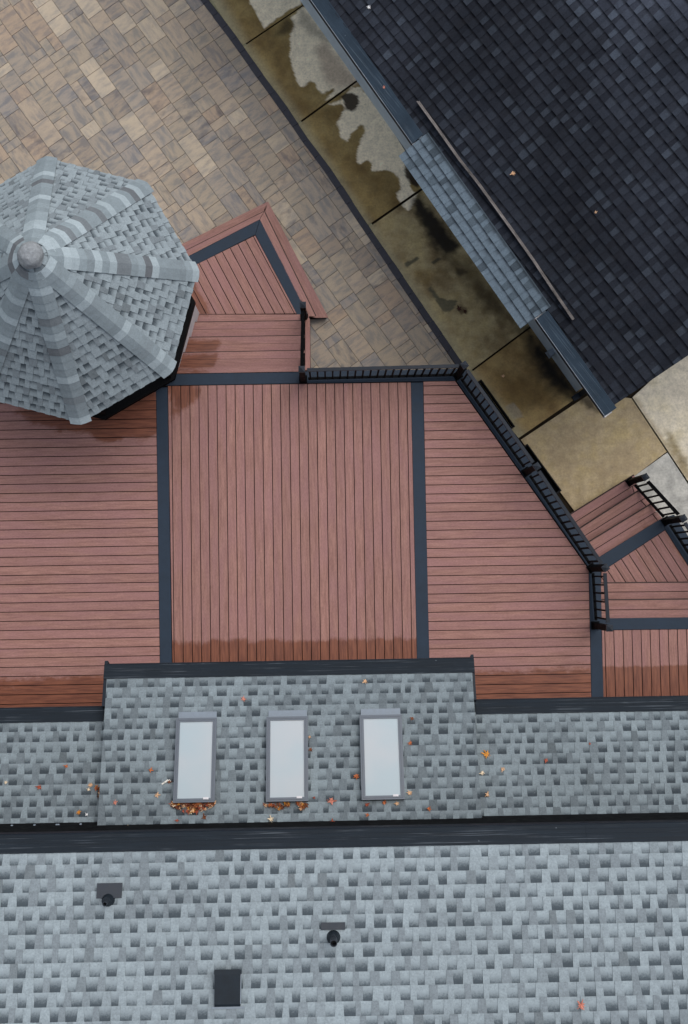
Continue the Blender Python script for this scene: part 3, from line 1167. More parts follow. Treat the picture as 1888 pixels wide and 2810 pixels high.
# cheeks below the centre roof
for xx in (XL + 0.06, XR - 0.12):
    mb = MB()
    o = V((xx, YC - 0.35, EZ - 0.02))
    mb.obox(V((xx, YW, DECK)), XV * 0.06, YV * (YC - 0.35 - YW), UP * (EZ - DECK - 0.08))
    mb.obox(V((xx, YS - 0.02, EZ - 0.05)), XV * 0.06, VS * ((YS - YW) / cosP), UP * 0.22)
    mb.build('cheek_wall', M['siding'], house)
mb = MB()
mb.obox(V((XL + 0.12, YC - 0.41, DECK - 0.0)), V((XR - XL - 0.24, 0, 0)), V((0, 0.06, 0)), UP * (EZ - DECK - 0.04))
mb.obox(V((XFL, YS - 0.42, 0)), V((XL + 0.06 - XFL, 0, 0)), V((0, 0.06, 0)), UP * (EZ - 0.02))
mb.obox(V((XR - 0.06, YS - 0.42, 0)), V((XFR - XR + 0.06, 0, 0)), V((0, 0.06, 0)), UP * (EZ - 0.02))
mb.obox(V((XFL, YW - 0.2, 0)), V((XFR - XFL, 0, 0)), V((0, 0.2, 0)), UP * (MZ + 0.05))
mb.obox(V((XFL, YW - 8.0, 0)), V((XFR - XFL, 0, 0)), V((0, 0.2, 0)), UP * (MZ + 0.05))
for xx in (XFL, XFR - 0.2):
    mb.obox(V((xx, YW - 7.8, 0)), XV * 0.2, V((0, 7.6, 0)), UP * (MZ + 0.05))
mb.build('wall', M['siding'], house)
# black wall flashing with screws above the low roofs
mb = MB()
zc = EZ + PIT * (YC - YW)
zsd = EZ + PIT * (YS - YW)
mb.obox(V((XFL, YW + 0.002, zsd - 0.05)), V((ex_l + 0.03 - XFL, 0, 0)), YV * 0.022, UP * 1.6)
mb.obox(V((XL, YW + 0.003, zc - 0.05)), V((XR - XL, 0, 0)), YV * 0.024, UP * 1.4)
mb.obox(V((XR, YW + 0.002, zsd - 0.05)), V((XFR - XR, 0, 0)), YV * 0.02, UP * 1.6)
fl = mb.build('wall_flashing', M['black_void'], house)
for px in (32, 94, 155, 160, 221):
    c = P(px, 2279.5, zsd + 0.14)
    c = V((c.x, YW + 0.024, zsd + 0.13))
    mb = MB()
    mb.frustum(c, 0.018, c + YV * 0.012, 0.012, 10)
    mb.build('screw', M['flashing'], fl)
# main roof
YRIDGE = YM - 4.4
mroof = slope('main_roof', XFL - 0.3, XFR + 0.3, YM, MZ, YRIDGE, M['shingle'], 24)
mb = MB()
zr = MZ + PIT * (YM - YRIDGE)
mb.obox(V((XFL - 0.3, YRIDGE, zr - 0.06)), V((XFR - XFL + 0.6, 0, 0)), V((0, -4.6, -4.6 * PIT)), V((0, 0, 0.05)), (0.8, 0, 0.5, 1))
mb.build('roof_slope', M['shingle'], house)
eave(XFL - 0.3, XFR + 0.3, YM, MZ, seam=1.9)

# skylights ---------------------------------------------------------------
OC = V((0, YC, EZ))


def on_plane(px, py, O, U, Vv, N, h=0.0):
    p = PP(px, py, O + N * h, N)
    d = p - O
    return d.dot(U), d.dot(Vv)


sky_px = [((485, 1971), (595, 1969), (589, 2202), (473, 2202)), ((732, 1967), (844, 1965), (846.5, 2198), (729, 2200)), ((988, 1962), (1102.5, 1960.6), (1110.5, 2193), (991, 2195))]
for q, lab in zip(sky_px, ('leaf pile above it', '', '')):
    st = [on_plane(x, y, OC, XV, VS, NS, 0.10) for x, y in q]
    s0, s1 = (st[0][0] + st[3][0]) / 2, (st[1][0] + st[2][0]) / 2
    t0, t1 = (st[0][1] + st[1][1]) / 2, (st[2][1] + st[3][1]) / 2

    def at(s, t_, h):
        return OC + XV * s + VS * t_ + NS * h
    mb = MB()
    hh = 0.10
    bw = 0.052
    for (a0, a1, b0, b1) in ((s0, s0 + bw, t0, t1), (s1 - bw, s1, t0, t1), (s0 + bw, s1 - bw, t0, t0 + bw), (s0 + bw, s1 - bw, t1 - bw, t1)):
        mb.obox(at(a0, b0, hh - 0.022), XV * (a1 - a0), VS * (b1 - b0), NS * 0.022)
    ins = 0.022
    for (a0, a1, b0, b1) in ((s0 + ins, s0 + ins + .006, t0 + ins, t1 - ins), (s1 - ins - .006, s1 - ins, t0 + ins, t1 - ins), (s0 + ins, s1 - ins, t0 + ins, t0 + ins + .006), (s0 + ins, s1 - ins, t1 - ins - .006, t1 - ins)):
        mb.obox(at(a0, b0, hh + 0.0005), XV * (a1 - a0), VS * (b1 - b0), NS * 0.006)
    fr_ = mb.build('skylight', M['skyframe'], croof)
    mb = MB()
    mb.obox(at(s0 + 0.006, t0 + 0.006, 0.0), XV * (s1 - s0 - 0.012), VS * (t1 - t0 - 0.012), NS * (hh - 0.03))
    mb.build('curb', M['skyside'], fr_)
    mb = MB()
    mb.obox(at(s0 + bw, t0 + bw, hh - 0.029), XV * (s1 - s0 - 2 * bw), VS * (t1 - t0 - 2 * bw), NS * 0.018)
    mb.build('glass_pane', M['glass'], fr_)
    mb = MB()
    mb.obox(at(s0 + 0.02, t0 - 0.105, 0.014), XV * (s1 - s0 - 0.03), VS * 0.11, NS * 0.006)
    mb.build('flashing', M['flashing'], fr_)
    mb = MB()
    mb.obox(at(s1 - 0.15, t1 - bw - 0.012, hh + 0.0015), XV * 0.07, VS * 0.028, NS * 0.004)
    mb.build('sticker', M['white_trim'], fr_)

# vents on the main roof ---------------------------------------------------
OM = V((0, YM, MZ))


def mat_(px, py, h=0.0):
    return PP(px, py, OM + NS * h, NS)


for (plate, boot, rb, pipe_r, hgt) in ((((267, 2424), (334, 2464)), (297, 2470), 0.075, 0.024, 0.17), (((880.6, 2532), (947.6, 2551)), (915.5, 2572), 0.078, 0.038, 0.22)):
    a, b = mat_(*plate[0], 0.02), mat_(*plate[1], 0.02)
    mb = MB()
    mb.obox(V((a.x, a.y, a.z)), XV * (b.x - a.x), VS * ((a.y - b.y) / cosP), NS * 0.006)
    c = mat_(*boot)
    vp = mb.build('vent_pipe', M['vent_plate'], mroof)
    mb = MB()
    mb.frustum(c - NS * 0.01 + UP * 0.0, rb, c + NS * 0.05 + UP * 0.035, rb * 0.62, 28)
    mb.frustum(c + NS * 0.045 + UP * 0.034, rb * 0.66, c + NS * 0.05 + UP * 0.055, rb * 0.55, 28)
    mb.build('boot', M['vent'], vp)
    mb = MB()
    base = c + NS * 0.03
    mb.frustum(base, pipe_r, base + UP * hgt, pipe_r, 24, True, False)
    mb.frustum(base + UP * hgt, pipe_r * 0.8, base + UP * (hgt - 0.12), pipe_r * 0.8, 24, False, True)
    n = 24
    for i in range(n):
        t0, t1 = 2 * math.pi * i / n, 2 * math.pi * (i + 1) / n
        q = base + UP * hgt
        d0, d1 = V((math.cos(t0), math.sin(t0), 0)), V((math.cos(t1), math.sin(t1), 0))
        mb.face([q + d0 * pipe_r * .8, q + d0 * pipe_r, q + d1 * pipe_r, q + d1 * pipe_r * .8])
    mb.build('pipe', M['vent_plate'], vp)
# box vent
a, b, c, d = [mat_(x, y, 0.10) for x, y in ((589, 2661), (657, 2660), (660.5, 2759), (587, 2762))]
w = ((b.x - a.x) + (c.x - d.x)) / 2
x0 = (a.x + d.x) / 2
t0 = (a - OM).dot(VS)
t1 = (d - OM).dot(VS)


def atm(s, t_, h):
    return OM + XV * s + VS * t_ + NS * h


mb = MB()
lid = [(0.0, 0.105), (0.05, 0.115), (t1 - t0 - 0.02, 0.05), (t1 - t0, 0.03)]
for (p0, h0), (p1, h1) in zip(lid, lid[1:]):
    mb.face([atm(x0, t0 + p0, h0), atm(x0 + w, t0 + p0, h0), atm(x0 + w, t0 + p1, h1), atm(x0, t0 + p1, h1)])
for xx in (x0, x0 + w):
    mb.face([atm(xx, t0, 0.06)] + [atm(xx, t0 + p, h) for p, h in lid] + [atm(xx, t1, 0.0), atm(xx, t0, 0.0)])
mb.face([atm(x0, t0, 0.02), atm(x0 + w, t0, 0.02), atm(x0 + w, t0, 0.105), atm(x0, t0, 0.105)])
rv = mb.build('roof_vent', M['vent'], mroof)
mb = MB()
mb.obox(atm(x0 + w + 0.001, t0 + 0.05, 0.02), XV * 0.007, VS * (t1 - t0 - 0.07), NS * 0.055)
mb.obox(atm(x0 - 0.03, t1 + 0.001, 0.0145), XV * (w + 0.07), VS * 0.02, NS * 0.004)
mb.build('flashing', M['flashing'], rv)

# ================================================================== GARAGE
GZ = 2.62
g0, g1 = P(1658.5, 1142.4, GZ), P(848.5, -4.6, GZ)
GU = (g0 - g1)
GU.z = 0
GU.normalize()                       # along the eave, towards the near right corner
GB = V((-GU.y, GU.x, 0))             # towards the garage
if GB.x < 0:
    GB = -GB
GP = 0.40
cg = 1 / math.sqrt(1 + GP * GP)
GV = V((GB.x * cg, GB.y * cg, GP * cg))
GN = GU.cross(GV).normalized()
if GN.z < 0:
    GN = -GN
OG = V((g0.x, g0.y, GZ))             # on the outer gutter edge, right end
garage = thing('garage', (OG.x + 2, OG.y + 2, 0), 'dark charcoal shingled garage with blue grey awning shingles over its side', 'garage')


def gst_(px, py, h=0.0):
    p = PP(px, py, OG + GN * h, GN)
    return (p - OG).dot(GU), (p - OG).dot(GV)


rk0 = gst_(1681.5, 1114)
rk1 = gst_(1888, 975.5)
dx_ = (rk1[0] - rk0[0]) / (rk1[1] - rk0[1])
TR = 6.6
LFT = -13.5
reg = ccw([(LFT, GUARD - 0.03), (rk0[0] + dx_ * (GUARD - 0.03 - rk0[1]), GUARD - 0.03), (rk0[0] + dx_ * (TR - rk0[1]), TR), (LFT, TR)])
mb = MB()
rg2 = random.Random(5)
# course direction measured on the photo against the eave
ca_, cb_ = gst_(1088 + 870 / 1.96, 230 / 1.96), gst_(1088 + 1568 / 1.96, 1080 / 1.96)
crot = math.atan2(cb_[1] - ca_[1], cb_[0] - ca_[0])
crot = max(-0.09, min(0.09, crot))
shingles(mb, OG, GU, GV, GN, [reg], expo=0.150, rot=crot, off=0.03, rng=rg2, tones=(0.16, 0.66), thick=0.009, tabw=(0.065, 0.115), gapw=(0.07, 0.12), gap_type=0.0, gtone=(0.05, 0.42))
mb.face([OG + GU * p[0] + GV * p[1] - GN * 0.006 for p in reg], (0.1, 0, 0.5, 1))
mb.face([OG + GU * p[0] + GV * p[1] - GN * 0.05 for p in reg[::-1]], (0.1, 0, 0.5, 1))
for i in range(4):
    p, q = reg[i], reg[(i + 1) % 4]
    A, B = OG + GU * p[0] + GV * p[1], OG + GU * q[0] + GV * q[1]
    mb.face([A - GN * 0.05, B - GN * 0.05, B + GN * 0.006, A + GN * 0.006], (0.1, 0, 0.5, 1))
groof = mb.build('roof', M['dark_shingle'], garage)
mb = MB()
A, B = OG + GU * LFT + GV * TR, OG + GU * (rk0[0] + dx_ * TR) + GV * TR
bk = V((GB.x, GB.y, -GP)) * 5.5
mb.face([A, B, B + bk, A + bk], (0.5, 0, 0.5, 1))
mb.build('roof_slope', M['dark_shingle'], garage)
# gutters with guards: left piece and right piece
sl_end = gst_(1124.5, 401)[0]
sr_start = gst_(1466, 879)[0]
for s0, s1 in ((LFT, sl_end), (sr_start, 0.0)):
    g = eave(s0, s1, 0, 0, u=GU, v=GV, n=GN, O=OG, gm='guard2', parent=garage, seam=3.0)
    for s, sg in ((s0, -1), (s1, 1)):
        if s == LFT:
            continue
        mb = MB()
        mb.obox(OG + GU * (s + sg * 0.002) - UP * 0.12 + GB * 0.0, GU * (sg * 0.016), GB * 0.13, UP * 0.118)
        mb.build('end_cap', M['white_trim'], g)
# awning shingles
pl = [gst_(x, y) for x, y in ((1092, 424), (1432, 909), (1464, 886), (1488.5, 856), (1158.7, 382), (1128, 402))]
mb = MB()
t_out, t_in = -0.16, 0.275
so0, so1 = (pl[0][0] + pl[4][0]) / 2, (pl[1][0] + pl[3][0]) / 2
so0, so1 = sl_end + 0.02, sr_start - 0.02
AV = (GB * 1.0 + UP * (GP * 0.92))
AV.normalize()
AN = GU.cross(AV).normalized()
if AN.z < 0:
    AN = -AN
inner = OG + GV * (t_in + 0.02) + GN * 0.03
OA = inner - AV * (t_in - t_out + 0.02)
LA = t_in - t_out
# fit the outer edge to the photo
best = None
for i in range(120):
    LA_ = 0.2 + i * 0.005
    q = proj(inner + GU * ((so0 + so1) / 2) - AV * LA_)
    e = abs((q[0] - 1262) * 0.8195 - (q[1] - 666.5) * 0.573)
    if best is None or e < best[0]:
        best = (e, LA_)
LA = best[1]
OA = inner - AV * LA
wd_ = LA / 4.15
mb.obox(OA + GU * so0 - AN * 0.035 + AV * 0.004, GU * (so1 - so0), AV * (LA - 0.01), AN * 0.03, (0.3, 0, .5, 1))
reg = ccw([(so0, 0), (so1, 0), (so1, LA - 0.02), (so0, LA - 0.02)])
shingles(mb, OA, GU, AV, AN, [reg], expo=wd_, off=0.0, rng=random.Random(9), tones=(0.5, 0.4), gap_type=0.5, tabw=(0.06, 0.12), gapw=(0.06, 0.11), thick=0.008)
mb.build('awning', M['blue_shingle'], garage)
mb = MB()
mb.obox(OA + GU * (so0 + 0.05) - AN * 0.14 + AV * 0.06, GU * (so1 - so0 - 0.1), AV * 0.03, AN * 0.1)
mb.build('awning_beam', M['gutter'], garage)
# rain diverter
dpx = [(1146.5, 279), (1203, 357), (1260.5, 438.5), (1313, 505), (1358.7, 568), (1412, 642), (1464, 715.6), (1520, 800), (1572.6, 877)]
dp = [PP(x, y, OG + GN * 0.04, GN) for x, y in dpx]
mb = MB()
for a, b in zip(dp, dp[1:]):
    d = (b - a).normalized()
    s = GN.cross(d).normalized()
    if s.dot(GV) < 0:
        s = -s
    mb.obox(a - GN * 0.03 - d * 0.004, (b - a) + d * 0.008, s * 0.006, GN * 0.075)
    mb.obox(a + GN * 0.043 - s * 0.010 - d * 0.003, (b - a) + d * 0.006, s * 0.014, GN * 0.004)
    mb.obox(a - GN * 0.022 + s * 0.007 - d * 0.002, (b - a) + d * 0.004, s * 0.016, GN * 0.005)
mb.build('rain_diverter', M['galv'], groof)
# walls
wc = P(1579, 1077, 0)
woff = (V((wc.x, wc.y, 0)) - V((OG.x, OG.y, 0)))
ws, wn = woff.dot(GU), woff.dot(GB)
w1 = P(960, 190, 0) - V((OG.x, OG.y, 0))
wn = (wn + w1.dot(GB)) / 2
B0 = V((OG.x, OG.y, 0))
mb = MB()
mb.obox(B0 + GU * (LFT + 0.3) + GB * wn, GU * (ws - LFT - 0.3), GB * 0.15, UP * (GZ + 0.1))
mb.obox(B0 + GU * (ws - 0.15) + GB * (wn + 0.152), GU * 0.15, GB * 10.0, UP * (GZ + 0.1))
mb.obox(B0 + GU * (LFT + 0.3) + GB * (wn + 0.152), GU * 0.15, GB * 10.0, UP * (GZ + 0.1))
mb.obox(B0 + GU * (LFT + 0.3) + GB * (wn + 10.15), GU * (ws - LFT - 0.3), GB * 0.15, UP * (GZ + 0.1))
A = B0 + GU * (ws - 0.14) + GB * (wn + 0.2) + UP * (GZ + 0.1)
mb.face([A, A + GB * 9.9, A + GB * 5.9 + UP * 2.25])
mb.build('wall', M['garage_siding'], garage)
mb = MB()
c = B0 + GU * (P(1503, 977, 0) - B0).dot(GU) + GB * wn + UP * 0.25
mb.obox(c - GU * 0.05 - GB * 0.10, GU * 0.1, GB * 0.098, UP * 0.12)
mb.obox(c - GU * 0.06 - GB * 0.11, GU * 0.12, GB * 0.1, UP * -0.02)
mb.build('wall_box', M['flashing'], garage)
mb = MB()
c = B0 + GU * (ws + 0.07) + GB * (wn + 0.02)
mb.cbox(c + UP * 0.12, GU, GB, UP, 0.09, 0.07, GZ - 0.25)
mb.obox(c - GU * 0.045 - GB * 0.16 + UP * 0.05, GU * 0.09, GB * 0.2, UP * 0.07)
mb.build('downspout', M['gutter'], garage)

# ================================================================== GROUND
mb = MB()
mb.face([(-150, -150, -0.10), (150, -150, -0.10), (150, 150, -0.10), (-150, 150, -0.10)])
tag(mb.build('ground', M['lawn']), kind='structure')

# stained concrete ---------------------------------------------------------
def c8(pts):
    return [(560 + x / 2.904, y / 2.904) for x, y in pts]


def c4(pts):
    return [(1000 + x / 3.409, 400 + y / 3.409) for x, y in pts]


def c7(pts):
    return [(1400 + x / 3.213, 800 + y / 3.213) for x, y in pts]


DRY = lin(244, 229, 198)
DRY2 = lin(184, 164, 142)
WETC = lin(142, 120, 74)
TAN = lin(178, 160, 128)
BLK = lin(22, 17, 10)
stains = [  # polygon, colour, edge softness px, strength, edge noise px
    (c8([(345, -60), (358, 0), (400, 70), (430, 130), (465, 205), (480, 222), (540, 178), (650, 98), (775, 32), (790, -60)]), DRY, 2.0, 1.0, 4),
    (c8([(778, 62), (700, 128), (690, 142), (720, 200), (690, 270), (680, 310), (690, 380), (685, 440), (700, 540), (730, 620), (770, 695), (850, 650), (890, 670), (905, 720),
         (940, 750), (980, 735), (1030, 700), (1042, 715), (965, 800), (1000, 790), (1180, 680), (1230, 640), (1000, 300), (840, 70)]), DRY, 2.0, 1.0, 4),
    (c8([(1000, 832), (1080, 800), (1180, 700), (1250, 690), (1560, 1090), (1640, 1250), (1640, 1480), (1568, 1420), (1530, 1380), (1480, 1360), (1400, 1345), (1335, 1355),
         (1345, 1300), (1300, 1275), (1245, 1310), (1220, 1290), (1215, 1230), (1250, 1110), (1282, 1060), (1280, 1000), (1250, 990), (1200, 1040), (1170, 1080), (1140, 1130),
         (1080, 1090), (1075, 1030), (1050, 980), (1095, 930), (1100, 890), (1130, 870), (1100, 830)]), DRY, 2.0, 1.0, 4),
    (c4([(60, 235), (200, 225), (280, 250), (330, 330), (340, 400), (300, 450), (320, 500), (350, 545), (400, 612), (440, 580), (495, 450), (440, 410), (400, 330), (375, 250),
         (366, 190), (340, 60), (100, 60)]), DRY, 2.0, 1.0, 3),
    (c8([(1110, 800), (1085, 770), (1130, 745), (1180, 740), (1225, 765), (1235, 820), (1215, 865), (1180, 888), (1130, 868)]), lin(42, 33, 22), 2.0, 0.95, 2),
    (c8([(660, 150), (710, 165), (722, 210), (700, 250), (650, 270), (560, 290), (600, 220)]), lin(52, 42, 24), 10.0, 0.7, 3),
    # brown tint of the dry patch towards the wall
    (c8([(880, 380), (960, 330), (1230, 660), (1190, 690), (1040, 700), (960, 640), (930, 520)]), DRY2, 14.0, 0.75, 4),
    (c8([(780, 70), (900, 200), (1010, 330), (940, 330), (820, 250), (740, 170)]), lin(140, 132, 116), 12.0, 0.6, 4),
    # black stains by the awning and the wall, under-eave shade partly painted in
    (c4([(380, 180), (450, 250), (520, 340), (505, 390), (470, 385), (430, 350), (385, 290)]), lin(38, 27, 16), 3.0, 0.95, 3),
    (c4([(440, 560), (500, 450), (700, 680), (900, 930), (860, 1000), (760, 1045), (680, 980), (620, 900), (560, 800), (510, 680)]), BLK, 16.0, 0.97, 9),
    (c4([(860, 1150), (920, 1140), (960, 1180), (900, 1225), (860, 1210)]), BLK, 5.0, 0.8, 4),
    (c4([(1060, 1300), (1200, 1380), (1260, 1560), (1160, 1520), (1060, 1420)]), lin(40, 31, 18), 26.0, 0.7, 6),
    (c4([(700, 1020), (1000, 1060), (1500, 1700), (1420, 1740), (1120, 1500), (900, 1250)]), lin(66, 53, 30), 26.0, 0.7, 7),
    (c7([(120, 330), (160, 560), (240, 720), (340, 840), (440, 910), (590, 950), (640, 900), (340, 480), (160, 290)]), BLK, 30.0, 1.0, 9),
    (c7([(600, 940), (690, 1040), (780, 1060), (700, 900)]), lin(30, 24, 14), 10.0, 0.8, 4),
    # puddles
    (c4([(376, 1110), (400, 1085), (480, 1040), (505, 1035), (510, 1055), (470, 1090), (410, 1140), (385, 1135)]), lin(66, 66, 54), 1.5, 0.85, 2),
    (c4([(630, 1090), (690, 1045), (715, 1050), (700, 1075), (645, 1108)]), lin(60, 58, 46), 1.5, 0.85, 2),
    (c4([(595, 1335), (625, 1322), (650, 1360), (700, 1425), (760, 1435), (870, 1450), (855, 1500), (820, 1540), (740, 1560), (700, 1510), (650, 1410)]), lin(72, 72, 58), 1.5, 0.8, 3),
    # orange rust tints
    (c4([(450, 1180), (620, 1150), (720, 1180), (560, 1300), (500, 1250)]), lin(122, 98, 52), 14.0, 0.5, 6),
    (c7([(-130, 720), (250, 820), (420, 960), (60, 1080), (-60, 960)]), lin(104, 80, 40), 24.0, 0.7, 6),
    # repaired square
    ([(1386, 1117), (1410, 1104), (1438, 1144), (1406, 1152)], lin(150, 139, 118), 1.5, 0.8, 1),
    (c4([(860, 1520), (900, 1490), (960, 1520), (965, 1570), (900, 1575)]), lin(64, 44, 34), 3.0, 0.6, 4),
]
SB = [(min(p[0] for p in s[0]) - 45, max(p[0] for p in s[0]) + 45, min(p[1] for p in s[0]) - 45, max(p[1] for p in s[0]) + 45) for s in stains]


def mixc(a, b, f):
    return tuple(a[i] + (b[i] - a[i]) * f for i in range(3)) + (1,)


def sstep(x):
    x = max(0.0, min(1.0, x))
    return x * x * (3 - 2 * x)


def concrete_col(p, base):
    x, y = proj(p)
    n1 = noise.fractal(V((x * 0.012, y * 0.012, 0)), 0.9, 2.0, 4)
    n2 = noise.fractal(V((x * 0.05, y * 0.05, 5)), 0.9, 2.0, 3)
    c = mixc(base, lin(92, 68, 34), sstep(0.42 + n1 * 0.6 + n2 * 0.25) * (0.7 if base is not TAN else 0.3))
    c = mixc(c, lin(168, 148, 98), sstep(0.3 - n1 * 0.6 + n2 * 0.4) * 0.5)
    for s, b in zip(stains, SB):
        if b[0] < x < b[1] and b[2] < y < b[3]:
            d = sdpoly(x, y, s[0]) + s[4] * n2 * 1.1
            f = sstep(0.5 + 0.5 * d / s[2]) * s[3]
            if f > 0:
                c = mixc(c, s[1], f)
    return c


def slab(mb, q, z, base, cell=0.028, edge=0.0, th=0.09, lightedge=None, colf=None):
    """q: four photo points (a-b one side, d-c the other), filled by a fine grid"""
    a, b, c, d = PX(q, z)
    nu = max(2, int(max((b - a).length, (c - d).length) / cell))
    nv = max(2, int(max((d - a).length, (c - b).length) / cell))
    g = [[a.lerp(b, i / nu).lerp(d.lerp(c, i / nu), j / nv) for i in range(nu + 1)] for j in range(nv + 1)]
    cc = [[(colf or concrete_col)(g[j][i], base) for i in range(nu + 1)] for j in range(nv + 1)]
    if lightedge:
        for j in range(nv + 1):
            f = sstep(1 - (j / nv) / lightedge[1]) * lightedge[2]
            for i in range(nu + 1):
                cc[j][i] = mixc(cc[j][i], lightedge[0], f)
    flip = (b - a).cross(d - a).z < 0
    for j in range(nv):
        for i in range(nu):
            pts = [g[j][i], g[j][i + 1], g[j + 1][i + 1], g[j + 1][i]]
            cl = [cc[j][i], cc[j][i + 1], cc[j + 1][i + 1], cc[j + 1][i]]
            if flip:
                pts, cl = pts[::-1], cl[::-1]
            mb.face(pts, cl)
    dn = V((0, 0, -th))
    for p, r_ in ((a, b), (b, c), (c, d), (d, a)):
        mb.face([p, r_, r_ + dn, p + dn], mixc(base, BLK, 0.6))


# path slabs: left side follows the patio border, right side tucks under the garage wall
bl = [(559, -40), (659, 121.5 + 9), (812, 333.5 + 9), (1003, 616 + 9), (1280, 1020 + 9), (1424, 1203)]
br = [(800, -75), (828, 16), (968, 229), (1153, 521), (1442, 908), (1588, 1090)]
bl0 = (500, -150)
br0 = (760, -120)


def L2p(a, b, f):
    return (a[0] + (b[0] - a[0]) * f, a[1] + (b[1] - a[1]) * f)


path = MB()
bases = [WETC, WETC, WETC, lin(176, 160, 120), lin(160, 134, 88)]
jt = 0.006
for i in range(5):
    a, d = bl[i], br[i]
    b, c = bl[i + 1], br[i + 1]
    # extend a touch towards the wall
    d = (d[0] + (d[0] - a[0]) * 0.12, d[1] + (d[1] - a[1]) * 0.12)
    c = (c[0] + (c[0] - b[0]) * 0.12, c[1] + (c[1] - b[1]) * 0.12)
    g_ = [0.014, 0.012, 0.011, 0.009, 0.009][i]
    slab(path, [L2p(a, b, g_), L2p(a, b, 1 - 0.006), L2p(d, c, 1 - 0.006), L2p(d, c, g_)], 0.0, bases[i], lightedge=(lin(160, 154, 126), 0.2, 0.75))
# the widening slab by the garage corner, then under the stairs
slab(path, [(1429, 1207), (1590, 1420), (1829.5, 1239.5), (1733, 1093)], 0.0, TAN)
slab(path, [(1429, 1207), (1733, 1093), (1620, 1080), (1620, 1080)], 0.0, TAN)
tag(path.build('concrete_path', M['concrete']), kind='structure')


def pad_col(p, base):
    x, y = proj(p)
    n1 = noise.fractal(V((x * 0.02, y * 0.02, 9)), 0.9, 2.0, 4)
    return mixc(base, lin(142, 141, 136), sstep(0.4 + n1 * 0.7))


DST = [([(1826, 1180), (1845, 1200), (1900, 1300), (1900, 1340), (1862, 1270), (1838, 1225)], lin(118, 100, 58), 12, 0.8),
       ([(1862, 1238), (1884, 1262), (1884, 1275), (1868, 1268)], lin(92, 76, 40), 8, 0.6),
       ([(1732, 1088), (1745, 1090), (1840, 1230), (1890, 1310), (1880, 1312), (1826, 1238)], lin(140, 120, 84), 8, 0.5)]


def drive_col(p, base):
    x, y = proj(p)
    n1 = noise.fractal(V((x * 0.011, y * 0.011, 3)), 0.9, 2.0, 4)
    n2 = noise.fractal(V((x * 0.05, y * 0.05, 8)), 0.9, 2.0, 3)
    c = mixc(base, lin(200, 190, 172), sstep(0.45 + n1 * 0.8) * 0.8)
    c = mixc(c, lin(186, 172, 136), sstep(0.3 - n1 + n2 * 0.3) * 0.5)
    for poly, cl, w_, st in DST:
        f = sstep(0.5 + 0.5 * (sdpoly(x, y, poly) + n2 * 7) / w_) * st
        c = mixc(c, cl, f)
    return c


mb = MB()
slab(mb, [(1735.5, 1090.5), (1888, 1320.5), (2300, 1000), (2100, 760)], 0.012, lin(222, 212, 190), cell=0.035, colf=drive_col)
slab(mb, [(1888.6, 1321.4), (2200, 1790), (2700, 1450), (2300.6, 1000.6)], 0.012, lin(222, 212, 190), cell=0.2, colf=drive_col)
tag(mb.build('driveway', M['concrete']), kind='structure')
mb = MB()
slab(mb, [(1736, 1310), (1831.5, 1242), (2190, 1790), (2080, 1830)], 0.004, lin(186, 184, 176), cell=0.06, colf=pad_col)
tag(mb.build('concrete_pad', M['concrete']), kind='structure')
mb = MB()
mb.prism(PX([(430, -260), (900, -260), (1700, 1000), (1900, 960), (2750, 1450), (2200, 1900), (1400, 1500)], -0.04), -0.09, -0.035)
tag(mb.build('joint_soil', M['soil']), kind='structure')

# patio ----------------------------------------------------------------------
bpx = [(438, -180), (567, 7), (643, 107), (715, 210), (784, 303), (839, 386), (904, 472), (987, 599), (1128, 806), (1262, 1000), (1330, 1100)]
bw = [P(x - 1, y, 0.0) for x, y in bpx]
mb = MB()
for a, b in zip(bw, bw[1:]):
    d = b - a
    n = max(1, round(d.length / 0.30))
    u = d.normalized()
    nn = V((u.y, -u.x, 0))
    if nn.x > 0:
        nn = -nn
    for i in range(n):
        p0, p1 = a + d * (i / n) + u * 0.003, a + d * ((i + 1) / n) - u * 0.002
        j0 = random.uniform(-0.004, 0.004)
        w0 = 0.058
        zz = 0.012 + random.uniform(0, 0.004)
        mb.prism([p0 - nn * (w0 + j0), p1 - nn * (w0 + j0), p1 + nn * (w0 + j0), p0 + nn * (w0 + j0)], -0.05, zz)
tag(mb.build('patio_border', M['border']), kind='structure')

# thin concrete curb strip along the border
mb = MB()
for a, b in zip(bw, bw[1:]):
    u = (b - a).normalized()
    nn = V((-u.y, u.x, 0))
    if nn.x < 0:
        nn = -nn
    mb.prism([a + nn * 0.064, b + nn * 0.064, b + nn * 0.125, a + nn * 0.125], -0.08, -0.006, lin(140, 136, 108))
tag(mb.build('curb_strip', M['concrete']), kind='structure')

PCOL = [(lin(174, 163, 146), 7), (lin(154, 142, 128), 20), (lin(141, 133, 121), 24), (lin(133, 128, 122), 18), (lin(126, 118, 111), 12), (lin(150, 132, 116), 8), (lin(120, 119, 120), 8)]
PC = [c for c, w in PCOL for _ in range(w)]
ua = math.radians(-56.0 + 0.9)
pu = V((math.cos(ua), math.sin(ua), 0))          # down the columns
pv = V((-pu.y, pu.x, 0))
CW = 0.308
